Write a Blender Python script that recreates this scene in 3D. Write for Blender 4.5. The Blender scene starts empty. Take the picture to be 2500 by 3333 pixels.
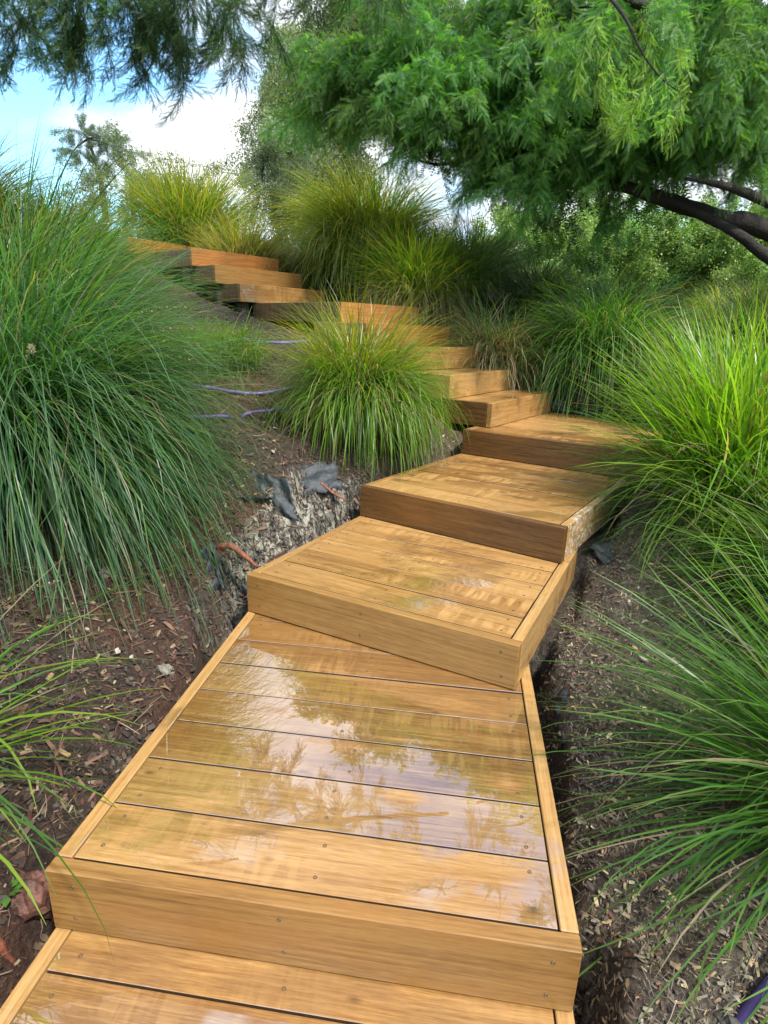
import bpy, bmesh, math, random
import numpy as np
from mathutils import Vector, Matrix

C = bpy.context.scene.collection
rng = np.random.default_rng(11)
random.seed(11)
PI = math.pi

# ------------------------------------------------------------------ camera
EYE = np.array([0.0, 0.0, 1.3867])
PITCH, ROLL = 0.3002, 0.032
cp, sp, cr, sr = math.cos(PITCH), math.sin(PITCH), math.cos(ROLL), math.sin(ROLL)
fwd = np.array([0, cp, -sp]); rt = np.array([1.0, 0, 0]); up = np.array([0, sp, cp])
rt2 = cr*rt + sr*up; up2 = -sr*rt + cr*up
cam = bpy.data.cameras.new('camera')
cam.sensor_fit = 'HORIZONTAL'; cam.sensor_width = 36.0; cam.lens = 36.0*1909.18/2500.0
cam.clip_start = 0.02; cam.clip_end = 2000
co = bpy.data.objects.new('camera', cam); C.objects.link(co)
co.matrix_world = Matrix(((rt2[0], up2[0], -fwd[0], EYE[0]), (rt2[1], up2[1], -fwd[1], EYE[1]),
                          (rt2[2], up2[2], -fwd[2], EYE[2]), (0, 0, 0, 1)))
bpy.context.scene.camera = co

# ------------------------------------------------------------------ light
SUN = Vector((0.36, -0.44, 0.82)).normalized()
W = bpy.data.worlds.new('World'); bpy.context.scene.world = W
W.use_nodes = True
nt = W.node_tree; nt.nodes.clear()
out = nt.nodes.new('ShaderNodeOutputWorld'); bg = nt.nodes.new('ShaderNodeBackground')
sky = nt.nodes.new('ShaderNodeTexSky'); sky.sky_type = 'NISHITA'; sky.sun_disc = False
sky.sun_elevation = math.asin(SUN.z); sky.sun_rotation = math.atan2(SUN.x, SUN.y)
sky.air_density = 1.0; sky.dust_density = 0.4; sky.ozone_density = 1.5
tc = nt.nodes.new('ShaderNodeTexCoord')
def wn(kind, **kw):
    n = nt.nodes.new(kind)
    for k, v in kw.items(): setattr(n, k, v)
    return n
sep = wn('ShaderNodeSeparateXYZ'); nt.links.new(tc.outputs['Generated'], sep.inputs[0])
def wmath(op, a, b=None):
    n = wn('ShaderNodeMath', operation=op)
    for i, x in enumerate((a, b)):
        if x is None: continue
        if isinstance(x, (int, float)): n.inputs[i].default_value = x
        else: nt.links.new(x, n.inputs[i])
    return n.outputs[0]
cmb = wn('ShaderNodeCombineXYZ'); nt.links.new(sep.outputs[0], cmb.inputs[0]); nt.links.new(sep.outputs[1], cmb.inputs[1])
nt.links.new(wmath('MULTIPLY', sep.outputs[2], 2.0), cmb.inputs[2])
cn = wn('ShaderNodeTexNoise'); cn.inputs['Scale'].default_value = 2.6; cn.inputs['Detail'].default_value = 7
cn.inputs['Roughness'].default_value = 0.52; cn.inputs['Distortion'].default_value = 0.15
cmap = wn('ShaderNodeMapping'); cmap.inputs['Location'].default_value = (3.099, 1.33, 8.032)
nt.links.new(cmb.outputs[0], cmap.inputs[0]); nt.links.new(cmap.outputs[0], cn.inputs['Vector'])
cr_ = wn('ShaderNodeValToRGB'); cr_.color_ramp.elements[0].position = 0.40; cr_.color_ramp.elements[1].position = 0.53
nt.links.new(cn.outputs['Fac'], cr_.inputs[0])
cn2 = wn('ShaderNodeTexNoise'); cn2.inputs['Scale'].default_value = 4.5; cn2.inputs['Detail'].default_value = 5
nt.links.new(cmap.outputs[0], cn2.inputs['Vector'])
ccol = wn('ShaderNodeValToRGB')
ccol.color_ramp.elements[0].position = 0.35; ccol.color_ramp.elements[0].color = (0.50, 0.56, 0.66, 1)
ccol.color_ramp.elements[1].position = 0.62; ccol.color_ramp.elements[1].color = (1, 1, 1, 1)
nt.links.new(cn2.outputs['Fac'], ccol.inputs[0])
cs = wn('ShaderNodeVectorMath', operation='SCALE'); cs.inputs['Scale'].default_value = 6.3
nt.links.new(ccol.outputs[0], cs.inputs[0])
ss = wn('ShaderNodeVectorMath', operation='SCALE'); ss.inputs['Scale'].default_value = 1.25
nt.links.new(sky.outputs[0], ss.inputs[0])
mx = wn('ShaderNodeMix', data_type='RGBA')
nt.links.new(cr_.outputs[0], mx.inputs['Factor']); sm_ = wn('ShaderNodeVectorMath', operation='MULTIPLY'); nt.links.new(ss.outputs[0], sm_.inputs[0]); sm_.inputs[1].default_value = (0.80, 1.08, 1.12); nt.links.new(sm_.outputs[0], mx.inputs['A']); nt.links.new(cs.outputs[0], mx.inputs['B'])
nt.links.new(mx.outputs['Result'], bg.inputs['Color']); bg.inputs['Strength'].default_value = 0.10
nt.links.new(bg.outputs[0], out.inputs[0])
sl = bpy.data.lights.new('sun', 'SUN'); sl.energy = 2.6; sl.angle = math.radians(5); sl.color = (1.0, 0.95, 0.86)
so = bpy.data.objects.new('sun', sl); C.objects.link(so); so.rotation_euler = (-SUN).to_track_quat('-Z', 'Y').to_euler()
so.location = (6, 2, 12)
vs = bpy.context.scene.view_settings
vs.view_transform = 'Standard'; vs.look = 'None'; vs.exposure = 1.5; vs.gamma = 1.0; vs.use_curve_mapping = False

# ------------------------------------------------------------------ helpers
def at(px, py, Y):
    D = 2500.0/1659.0
    d = ((px*D-1250)/1909.18)*rt2 - ((py*D-1666.5)/1909.18)*up2 + fwd
    return EYE + d*(Y/d[1])

def hashn(ix, iy, s=0):
    n = (ix.astype(np.int64)*374761393 + iy.astype(np.int64)*668265263 + s*1442695041) & 0xffffffff
    n = ((n ^ (n >> 13))*1274126177) & 0xffffffff
    return ((n ^ (n >> 16)) & 0xffff)/65535.0
def vnoise(x, y, f=1.0, s=0):
    x = np.asarray(x)*f; y = np.asarray(y)*f
    ix = np.floor(x); iy = np.floor(y); fx = x-ix; fy = y-iy
    fx = fx*fx*(3-2*fx); fy = fy*fy*(3-2*fy)
    a = hashn(ix, iy, s); b = hashn(ix+1, iy, s); c = hashn(ix, iy+1, s); d = hashn(ix+1, iy+1, s)
    return (a*(1-fx)+b*fx)*(1-fy) + (c*(1-fx)+d*fx)*fy - 0.5
def fbm(x, y, f=1.0, o=4, s=0):
    return sum(vnoise(x, y, f*2.03**k, s+k)*0.5**k for k in range(o))
def sstep(a, b, x):
    t = np.clip((x-a)/(b-a), 0, 1); return t*t*(3-2*t)

def mesh_np(name, verts, faces, mat=None, cols=None, smooth=False):
    """one mesh from numpy arrays; faces is a list of (n,k) index arrays"""
    me = bpy.data.meshes.new(name)
    verts = np.asarray(verts, np.float32)
    fl = [np.asarray(f, np.int32) for f in faces if len(f)]
    me.vertices.add(len(verts)); me.vertices.foreach_set('co', verts.ravel())
    nl = sum(f.size for f in fl); npol = sum(len(f) for f in fl)
    me.loops.add(nl); me.loops.foreach_set('vertex_index', np.concatenate([f.ravel() for f in fl]))
    me.polygons.add(npol)
    tot = np.concatenate([np.full(len(f), f.shape[1], np.int32) for f in fl])
    st = np.concatenate([[0], np.cumsum(tot)[:-1]]).astype(np.int32)
    me.polygons.foreach_set('loop_start', st); me.polygons.foreach_set('loop_total', tot)
    if smooth: me.polygons.foreach_set('use_smooth', np.ones(npol, bool))
    me.update(calc_edges=True)
    if cols is not None:
        ca = me.color_attributes.new('tint', 'FLOAT_COLOR', 'POINT')
        c4 = np.ones((len(verts), 4), np.float32); c4[:, :3] = cols
        ca.data.foreach_set('color', c4.ravel())
    if mat: me.materials.append(mat)
    return me
def link(name, me, parent=None, loc=None, rot=None, scale=None):
    o = bpy.data.objects.new(name, me); C.objects.link(o)
    if parent is not None: o.parent = parent
    if loc is not None: o.location = [float(v) for v in loc]
    if rot is not None: o.rotation_euler = rot
    if scale is not None: o.scale = (scale,)*3 if isinstance(scale, (int, float)) else scale
    return o
def tag(o, label=None, cat=None, group=None, kind=None):
    if label: o['label'] = label
    if cat: o['category'] = cat
    if group: o['group'] = group
    if kind: o['kind'] = kind
    return o
def empty(name, loc, rotz=0.0):
    o = bpy.data.objects.new(name, None); C.objects.link(o); o.empty_display_size = 0.1
    o.location = [float(v) for v in loc]; o.rotation_euler = (0, 0, rotz); return o
def tube(pts, rad, sides=6, jitter=0.0):
    """verts/faces of a tapered tube along pts"""
    pts = np.asarray(pts, float); n = len(pts); rad = np.broadcast_to(np.asarray(rad, float), (n,))
    t = np.gradient(pts, axis=0); t /= np.linalg.norm(t, axis=1)[:, None]+1e-9
    ref = np.array([0, 0, 1.0]) if abs(t[0][2]) < 0.9 else np.array([1.0, 0, 0])
    V = []
    for i in range(n):
        a = np.cross(t[i], ref); a /= np.linalg.norm(a)+1e-9; b = np.cross(a, t[i]); ref = b
        for k in range(sides):
            an = 2*PI*k/sides; r = rad[i]*(1+jitter*(rng.random()-0.5))
            V.append(pts[i]+r*(math.cos(an)*a+math.sin(an)*b))
    F = [[i*sides+k, i*sides+(k+1) % sides, (i+1)*sides+(k+1) % sides, (i+1)*sides+k] for i in range(n-1) for k in range(sides)]
    V = np.array(V)
    cap = [[sides-1-k for k in range(sides)], [(n-1)*sides+k for k in range(sides)]]
    return V, np.array(F), np.array(cap)
def spline(pts, n=24):
    """Catmull-Rom through pts"""
    P = np.asarray(pts, float); P = np.vstack([2*P[0]-P[1], P, 2*P[-1]-P[-2]])
    out = []; seg = len(P)-3
    for u in np.linspace(0, seg-1e-6, n):
        i = int(u); f = u-i; a, b, c, d = P[i:i+4]
        out.append(0.5*((2*b)+(-a+c)*f+(2*a-5*b+4*c-d)*f*f+(-a+3*b-3*c+d)*f**3))
    return np.array(out)
def tube_obj(name, pts, rad, mat, parent=None, sides=8, n=24, jitter=0.0):
    P = spline(pts, n); r = np.interp(np.linspace(0, 1, n), np.linspace(0, 1, len(np.atleast_1d(rad))), np.atleast_1d(rad))
    V, F, cap = tube(P, r, sides, jitter)
    return link(name, mesh_np(name, V, [F, cap], mat, smooth=True), parent)

# ------------------------------------------------------------------ materials
def newmat(name):
    m = bpy.data.materials.new(name); m.use_nodes = True
    t = m.node_tree; t.nodes.clear()
    o = t.nodes.new('ShaderNodeOutputMaterial')
    return m, t, o
def N(t, kind, ins=None, **kw):
    n = t.nodes.new(kind)
    for k, v in kw.items(): setattr(n, k, v)
    for k, v in (ins or {}).items():
        if hasattr(v, 'is_output'): t.links.new(v, n.inputs[k])
        else: n.inputs[k].default_value = v
    return n
def ramp(t, fac, stops):
    n = N(t, 'ShaderNodeValToRGB', {0: fac}); e = n.color_ramp.elements
    while len(e) < len(stops): e.new(0.5)
    for el, (p, c) in zip(e, stops):
        el.position = p; el.color = (c, c, c, 1) if isinstance(c, (int, float)) else (*c, 1)
    return n.outputs[0]
def mixc(t, fac, a, b, blend='MIX'):
    n = N(t, 'ShaderNodeMix', data_type='RGBA', blend_type=blend)
    for k, v in (('Factor', fac), ('A', a), ('B', b)):
        s = [i for i in n.inputs if i.name == k and (i.type == ('VALUE' if k == 'Factor' else 'RGBA'))][0]
        if hasattr(v, 'is_output'): t.links.new(v, s)
        else: s.default_value = (*v, 1) if isinstance(v, tuple) else v
    return [o for o in n.outputs if o.type == 'RGBA'][0]
def mth(t, op, a, b=0.0, c=None):
    n = N(t, 'ShaderNodeMath', operation=op)
    for i, v in enumerate((a, b) if c is None else (a, b, c)):
        if hasattr(v, 'is_output'): t.links.new(v, n.inputs[i])
        else: n.inputs[i].default_value = v
    return n.outputs[0]

def leaf_material(name, transl=0.35, rough=0.45, hue_var=0.03, val_var=0.25, back=(1.25, 1.25, 0.55)):
    m, t, o = newmat(name)
    at_ = N(t, 'ShaderNodeAttribute', attribute_name='tint')
    oi = N(t, 'ShaderNodeObjectInfo')
    h = N(t, 'ShaderNodeHueSaturation', {'Color': at_.outputs['Color'],
          'Hue': mth(t, 'MULTIPLY_ADD', oi.outputs['Random'], hue_var, 0.5-hue_var/2),
          'Value': mth(t, 'MULTIPLY_ADD', oi.outputs['Random'], val_var, 1-val_var/2)})
    bs = N(t, 'ShaderNodeBsdfPrincipled', {'Base Color': h.outputs[0], 'Roughness': rough})
    tcol = mixc(t, 1.0, h.outputs[0], back, 'MULTIPLY')
    tr = N(t, 'ShaderNodeBsdfTranslucent', {'Color': tcol})
    mxs = N(t, 'ShaderNodeMixShader', {0: transl, 1: bs.outputs[0], 2: tr.outputs[0]})
    t.links.new(mxs.outputs[0], o.inputs[0]); return m
M = {}
M['blade'] = leaf_material('grass_blade', 0.5, 0.38, 0.0, 0.0, (1.5, 1.55, 0.5))
M['leaf'] = leaf_material('cypress_leaf', 0.45, 0.5, 0.03, 0.4, (1.5, 1.6, 0.5))
M['far_leaf'] = leaf_material('far_leaf', 0.4, 0.5, 0.03, 0.4, (1.4, 1.45, 0.6))

def wood_material(name, tone=((0.175, 0.080, 0.022), (0.33, 0.180, 0.060), (0.45, 0.275, 0.110)), wet=0.0, fiddle=0.0, rough=0.36, stain=0.0, splash=0.0):
    m, t, o = newmat(name)
    tcn = N(t, 'ShaderNodeTexCoord'); oi = N(t, 'ShaderNodeObjectInfo'); geo = N(t, 'ShaderNodeNewGeometry')
    off = N(t, 'ShaderNodeCombineXYZ', {0: mth(t, 'MULTIPLY', oi.outputs['Random'], 37.0), 1: mth(t, 'MULTIPLY', oi.outputs['Random'], 91.0), 2: mth(t, 'MULTIPLY', oi.outputs['Random'], 13.0)})
    v0 = N(t, 'ShaderNodeVectorMath', {0: tcn.outputs['Object'], 1: off.outputs[0]}, operation='ADD').outputs[0]
    mp = N(t, 'ShaderNodeMapping', {'Vector': v0, 'Scale': (2.4, 105.0, 105.0)}).outputs[0]
    mp2 = N(t, 'ShaderNodeMapping', {'Vector': v0, 'Scale': (0.7, 9.0, 9.0)}).outputs[0]
    mp3 = N(t, 'ShaderNodeMapping', {'Vector': v0, 'Scale': (22.0, 330.0, 330.0)}).outputs[0]
    g1 = N(t, 'ShaderNodeTexNoise', {'Vector': mp, 'Scale': 1.0, 'Detail': 5.0, 'Roughness': 0.6, 'Distortion': 0.5}).outputs['Fac']
    g2 = N(t, 'ShaderNodeTexNoise', {'Vector': mp2, 'Scale': 1.0, 'Detail': 3.0, 'Roughness': 0.5, 'Distortion': 1.2}).outputs['Fac']
    g3 = N(t, 'ShaderNodeTexNoise', {'Vector': mp3, 'Scale': 1.0, 'Detail': 2.0}).outputs['Fac']
    rings = mth(t, 'SINE', mth(t, 'MULTIPLY', g2, 42.0))
    f = mth(t, 'ADD', mth(t, 'MULTIPLY_ADD', g1, 0.70, 0.03), mth(t, 'MULTIPLY', rings, 0.03))
    f = mth(t, 'ADD', f, mth(t, 'MULTIPLY', mth(t, 'SUBTRACT', g3, 0.5), 0.42))
    f = mth(t, 'ADD', f, mth(t, 'MULTIPLY', mth(t, 'SUBTRACT', g2, 0.5), 0.16))
    f = mth(t, 'ADD', f, mth(t, 'MULTIPLY_ADD', oi.outputs['Random'], 0.30, -0.06))
    col = ramp(t, f, [(0.26, tone[0]), (0.50, tone[1]), (0.74, tone[2])])
    # slow colour drift, redder heart streaks and fiddleback ripple
    mp4 = N(t, 'ShaderNodeMapping', {'Vector': v0, 'Scale': (0.8, 3.5, 3.5)}).outputs[0]
    g4 = N(t, 'ShaderNodeTexNoise', {'Vector': mp4, 'Scale': 1.7, 'Detail': 2.0}).outputs['Fac']
    col = mixc(t, ramp(t, g4, [(0.5, 0.0), (0.78, 0.42)]), col, (0.28, 0.115, 0.024))
    if fiddle > 0:
        mp5 = N(t, 'ShaderNodeMapping', {'Vector': v0, 'Scale': (34.0, 5.0, 5.0), 'Rotation': (0, 0, 0.5)}).outputs[0]
        g5 = N(t, 'ShaderNodeTexNoise', {'Vector': mp5, 'Scale': 1.0, 'Detail': 2.0, 'Distortion': 0.8}).outputs['Fac']
        msk = ramp(t, N(t, 'ShaderNodeTexNoise', {'Vector': mp4, 'Scale': 2.3, 'Detail': 1.0}).outputs['Fac'], [(0.45, 0.0), (0.62, fiddle)])
        col = mixc(t, mth(t, 'MULTIPLY', ramp(t, g5, [(0.42, 0.0), (0.6, 1.0)]), msk), col, (0.44, 0.25, 0.09))
    # knots and little dark marks
    vo = N(t, 'ShaderNodeTexVoronoi', {'Vector': N(t, 'ShaderNodeMapping', {'Vector': v0, 'Scale': (3.0, 6.0, 6.0)}).outputs[0], 'Scale': 1.0}).outputs['Distance']
    col = mixc(t, ramp(t, vo, [(0.02, 0.65), (0.07, 0.0)]), col, (0.05, 0.02, 0.007))
    if stain > 0:
        mp6 = N(t, 'ShaderNodeMapping', {'Vector': tcn.outputs['Object'], 'Scale': (55.0, 3.0, 3.0)}).outputs[0]
        g6 = N(t, 'ShaderNodeTexNoise', {'Vector': mp6, 'Scale': 0.6, 'Detail': 4.0, 'Roughness': 0.7}).outputs['Fac']
        col = mixc(t, ramp(t, g6, [(0.42, 0.0), (0.66, stain)]), col, (0.05, 0.045, 0.033))
    if splash > 0:
        sv = N(t, 'ShaderNodeTexNoise', {'Vector': tcn.outputs['Object'], 'Scale': 42.0, 'Detail': 3.0, 'Roughness': 0.6, 'Distortion': 0.6}).outputs['Fac']
        sm = N(t, 'ShaderNodeTexNoise', {'Vector': tcn.outputs['Object'], 'Scale': 5.0, 'Detail': 1.0}).outputs['Fac']
        col = mixc(t, mth(t, 'MULTIPLY', ramp(t, sv, [(0.53, 0.0), (0.55, 1.0)]), ramp(t, sm, [(0.36, 0.0), (0.46, splash)])), col, (0.55, 0.52, 0.46))
    # wetness: pooled water smooth and glossy, wood beneath darker
    wp = N(t, 'ShaderNodeVectorMath', {0: geo.outputs['Position'], 1: N(t, 'ShaderNodeVectorMath', {0: off.outputs[0], 'Scale': 0.012}, operation='SCALE').outputs[0]}, operation='ADD').outputs[0]
    wmap = N(t, 'ShaderNodeMapping', {'Vector': wp, 'Scale': (2.0, 4.0, 3.0)}).outputs[0]
    w1 = N(t, 'ShaderNodeTexNoise', {'Vector': wmap, 'Scale': 1.2, 'Detail': 6.0, 'Roughness': 0.6}).outputs['Fac']
    thr = 0.62 - 0.30*wet
    wm = ramp(t, w1, [(max(0.0, thr-0.05), 0.10), (thr+0.05, 1.0)]) if wet > 0 else None
    rgh = mth(t, 'ADD', mth(t, 'MULTIPLY', g1, 0.22), rough-0.11)
    if wm is not None:
        col = mixc(t, mth(t, 'MULTIPLY', wm, 0.30), col, mixc(t, 1.0, col, (0.62, 0.55, 0.48), 'MULTIPLY'))
        rgh = mth(t, 'ADD', mth(t, 'MULTIPLY', rgh, mth(t, 'SUBTRACT', 1.0, wm)), mth(t, 'MULTIPLY', wm, 0.30))
    bh = mth(t, 'ADD', mth(t, 'MULTIPLY', g3, 0.6), g1)
    bump = N(t, 'ShaderNodeBump', {'Height': bh, 'Strength': 0.22, 'Distance': 0.0015})
    bs = N(t, 'ShaderNodeBsdfPrincipled', {'Base Color': col, 'Roughness': rgh, 'Specular IOR Level': 0.5, 'Normal': bump.outputs[0]})
    if wm is not None:
        rp = N(t, 'ShaderNodeTexNoise', {'Vector': geo.outputs['Position'], 'Scale': 26.0, 'Detail': 2.0}).outputs['Fac']
        b2 = N(t, 'ShaderNodeBump', {'Height': rp, 'Strength': 0.012, 'Distance': 0.003})
        bs.inputs['Coat IOR'].default_value = 3.2
        bs.inputs['Coat Roughness'].default_value = 0.008
        t.links.new(b2.outputs[0], bs.inputs['Coat Normal'])
        t.links.new(wm, bs.inputs['Coat Weight'])
    t.links.new(bs.outputs[0], o.inputs[0]); return m
M['wood_wet'] = wood_material('wet_hardwood', wet=0.80, fiddle=0.4)
M['wood_damp'] = wood_material('damp_hardwood', wet=0.26, fiddle=0.4)
M['wood'] = wood_material('oiled_hardwood', wet=0.18, fiddle=0.9, rough=0.34)
M['wood_splash'] = wood_material('splashed_hardwood', splash=0.85)
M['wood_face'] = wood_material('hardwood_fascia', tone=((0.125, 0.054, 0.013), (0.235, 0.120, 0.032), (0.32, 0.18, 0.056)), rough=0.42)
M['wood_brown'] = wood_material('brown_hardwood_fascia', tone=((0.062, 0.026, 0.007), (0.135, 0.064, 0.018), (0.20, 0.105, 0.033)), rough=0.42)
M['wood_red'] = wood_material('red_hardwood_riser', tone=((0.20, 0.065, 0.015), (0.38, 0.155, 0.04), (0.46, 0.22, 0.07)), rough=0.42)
M['wood_drip'] = wood_material('drip_stained_hardwood', tone=((0.10, 0.055, 0.022), (0.19, 0.115, 0.05), (0.25, 0.16, 0.075)), rough=0.5, stain=0.8)

def plain(name, col, rough=0.6, nscale=30.0, var=0.35, bump=0.3, dist=0.004, metal=0.0, spec=0.5):
    m, t, o = newmat(name)
    g = N(t, 'ShaderNodeTexCoord').outputs['Object']
    n1 = N(t, 'ShaderNodeTexNoise', {'Vector': g, 'Scale': nscale, 'Detail': 6.0, 'Roughness': 0.65}).outputs['Fac']
    c = ramp(t, n1, [(0.3, tuple(v*(1-var) for v in col)), (0.7, tuple(min(1, v*(1+var)) for v in col))])
    bp = N(t, 'ShaderNodeBump', {'Height': n1, 'Strength': bump, 'Distance': dist})
    bs = N(t, 'ShaderNodeBsdfPrincipled', {'Base Color': c, 'Roughness': rough, 'Normal': bp.outputs[0], 'Metallic': metal, 'Specular IOR Level': spec})
    t.links.new(bs.outputs[0], o.inputs[0]); return m
M['plank_edge'] = plain('gap_shade_plank_edge', (0.045, 0.024, 0.010), 0.7, 40, 0.4, 0.2, 0.001)  # dark colour stands in for shade in the gaps between planks
M['screw'] = plain('screw_bronze', (0.13, 0.085, 0.045), 0.55, 200, 0.2, 0.1, 0.0005, 0.4)
M['recess'] = plain('screw_recess', (0.01, 0.009, 0.008), 0.9, 200, 0.2)
M['joist'] = plain('dark_joist', (0.03, 0.022, 0.014), 0.9, 20, 0.4)
M['mat'] = plain('weed_mat_fabric', (0.026, 0.032, 0.038), 0.55, 60, 0.6, 0.8, 0.006)
M['shaded_pipe'] = plain('shaded_purple_pipe', (0.022, 0.014, 0.06), 0.8, 14, 0.25, 0.1, spec=0.2)  # copy of the purple pipe with corner shade put into its colour
M['pipe'] = plain('purple_pipe', (0.15, 0.10, 0.34), 0.5, 14, 0.25, 0.1)
M['root'] = plain('red_root', (0.20, 0.065, 0.035), 0.7, 60, 0.6, 0.8, 0.006)
M['bark'] = plain('tree_bark', (0.016, 0.011, 0.008), 0.85, 40, 0.5, 1.0, 0.02)
M['knob'] = plain('peeling_root', (0.13, 0.055, 0.04), 0.6, 22, 0.9, 1.0, 0.012)
M['stone'] = plain('clay_stone', (0.17, 0.155, 0.125), 0.8, 22, 0.5, 0.9, 0.01)
M['darkstone'] = plain('dark_stone', (0.06, 0.055, 0.05), 0.75, 22, 0.6, 0.9, 0.01)
mm, t, o = newmat('litter_piece')
ta = N(t, 'ShaderNodeAttribute', attribute_name='tint')
bs = N(t, 'ShaderNodeBsdfPrincipled', {'Base Color': ta.outputs['Color'], 'Roughness': 0.75}); t.links.new(bs.outputs[0], o.inputs[0])
M['litter'] = mm

# ------------------------------------------------------------------ the steps: plan data
R_ = 0.18                               # rise
# front left corner x, y, yaw of the front edge, width, tread depth to build
STEP = [
    (-0.8744, 0.0460, -0.1212, 1.204, 1.20),
    (-0.7537, 1.0355, -0.1251, 1.2003, 1.37),
    (-0.5886, 2.3444, -0.4701, 1.201, 1.12),
    (-0.1396, 3.2282, -0.5896, 1.1803, 1.30),
    (0.5553, 4.2434, -0.5818, 1.30, 1.458),
    (0.7659, 4.3308, 0.9745, 1.2851, 0.62),
    (0.4663, 4.5155, 0.9899, 1.2963, 0.62),
    (0.1705, 4.8200, 0.9142, 1.15, 0.62),
    (-0.1938, 5.0009, 0.8425, 1.15, 0.64),
    (-0.4421, 5.5854, 0.8007, 1.0541, 1.42),
    (-1.5404, 6.3826, 0.8237, 1.1421, 0.63),
    (-1.8241, 6.5074, 0.8264, 1.1438, 0.66),
    (-2.1204, 6.7088, 0.8513, 1.1576, 1.42),
    (-3.1000, 7.4700, 0.9560, 1.2200, 1.10),
]
def step_axes(i):
    x, y, yaw, w, d = STEP[i]
    return np.array([x, y]), np.array([math.cos(yaw), math.sin(yaw)]), np.array([-math.sin(yaw), math.cos(yaw)]), w, d

# ------------------------------------------------------------------ ground
ctrl = []
def off(i, side, t, lat, z):
    c, a, b, w, d = step_axes(i)
    p = c + b*t + (a*(w+lat) if side > 0 else -a*lat)
    ctrl.append((p[0], p[1], z))
# left bank
for i, t, prof in [(0, -0.6, ((.15, -.2), (.5, .0), (1.2, .35))), (0, .5, ((.15, -.15), (.5, .05), (1.2, .4))),
                   (1, .3, ((.12, -.05), (.45, .22), (1.0, .52))), (1, 1.0, ((.12, .02), (.42, .33), (1.0, .66))),
                   (2, .2, ((.14, .22), (.36, .52), (.9, .72))), (2, .75, ((.16, .40), (.30, .66), (.8, .76))),
                   (3, .3, ((.12, .5), (.28, .68), (.7, .72))), (3, .8, ((.2, .60), (.45, .66)))]:
    for lat, z in prof: off(i, -1, t, lat, z)
# inside of the bend and the slope under the upper flight
for p in [(-0.1, 3.62, .64), (0.25, 4.15, .70), (-.2, 4.3, .86), (-.85, 3.9, .74), (-.97, 4.25, .92), (-.35, 4.75, 1.02), (-.8, 5.2, 1.24),
          (-1.36, 5.95, 1.39), (-1.9, 5.6, 1.45), (-2.0, 6.15, 1.66), (-2.5, 6.3, 1.82), (-3.1, 6.6, 1.98), (-3.6, 7.2, 2.2), (-1.6, 2.6, .78), (-1.6, 1.4, .62),
          (-2.6, 2.6, 1.15), (-3.0, 4.6, 1.50), (-5, 4, 2.0), (-5, 8, 2.75), (-4, 1, 1.2), (-2.86, 9, 2.42), (-1.96, 8.2, 2.24), (-.8, 7.6, 2.03),
          (-.07, 6.5, 1.66), (1.0, 6.1, 1.34), (.9, 7.2, 1.75), (1.75, 5.8, 1.22), (2.3, 4.8, .88), (2.2, 7.2, 1.45), (3.8, 7, 1.45), (1.45, 5.0, .92),
          (0, 10, 2.4), (-4, 12, 2.7), (4, 11, 1.5), (8, 7, 1.2), (8, 12, 1.3), (1.8, 3.1, .56), (1.75, 2.2, .36), (1.4, 1.6, .1), (1.1, .9, -.08), (2.4, 1.0, .2),
          (3.5, 3, .7), (6, 3, .8), (0.9, 0, -.3), (2, -2, -.4), (-2, -2, -.1), (0, -4, -1), (-8, 0, 1.8), (-10, 12, 3.2), (10, 0, .4)]:
    ctrl.append(p)
for i, t, prof in [(0, .4, ((.12, -.22), (.5, -.14), (1.0, -.02))), (1, .3, ((.12, -.12), (.5, -.02), (1.1, .12))), (1, .9, ((.15, -.02), (.5, .06), (1.1, .22))),
                   (2, .5, ((.12, .1), (.5, .2), (1.1, .36))), (3, .4, ((.12, .3), (.5, .42))), (4, .4, ((.2, .52),)), (4, 1.5, ((-.3, .64), (.0, .62))), (4, 1.85, ((-.3, .78),)),
                   (5, .2, ((.1, .74), (.4, .86))), (6, .2, ((.1, .92), (.4, 1.02))), (7, .2, ((.12, 1.08),)), (8, .3, ((.12, 1.26),)), (9, .3, ((.12, 1.45),)), (9, 1.0, ((.15, 1.62),)),
                   (10, .2, ((.12, 1.74),)), (11, .2, ((.12, 1.92),)), (12, .2, ((.12, 2.1),)), (13, .8, ((.15, 2.3), (-1.4, 2.42)))]:
    for lat, z in prof: off(i, 1, t, lat, z)
ctrl = np.array(ctrl)
def rbf_fit(P):
    n = len(P); d = np.linalg.norm(P[:, None, :2]-P[None, :, :2], axis=2)
    A = np.zeros((n+3, n+3)); A[:n, :n] = d - np.eye(n)*0.03; A[:n, n] = 1; A[n, :n] = 1
    A[:n, n+1:] = P[:, :2]*0.02; A[n+1:, :n] = (P[:, :2]*0.02).T
    return np.linalg.solve(A, np.concatenate([P[:, 2], [0, 0, 0]]))
rw = rbf_fit(ctrl)
def rbf(x, y):
    x = np.asarray(x, float); y = np.asarray(y, float); sh = x.shape; x = x.ravel(); y = y.ravel()
    z = rw[-3] + rw[-2]*0.02*x + rw[-1]*0.02*y
    for k in range(len(ctrl)): z = z + rw[k]*np.hypot(x-ctrl[k, 0], y-ctrl[k, 1])
    return z.reshape(sh)
def foot_dist(i, x, y):
    c, a, b, w, d = step_axes(i)
    if i < 13:
        d = min(d, 1.46)
    u = (x-c[0])*a[0]+(y-c[1])*a[1]; v = (x-c[0])*b[0]+(y-c[1])*b[1]
    du = np.maximum(np.maximum(-u, u-w), 0); dv = np.maximum(np.maximum(-v, v-d), 0)
    return np.hypot(du, dv), u
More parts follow.
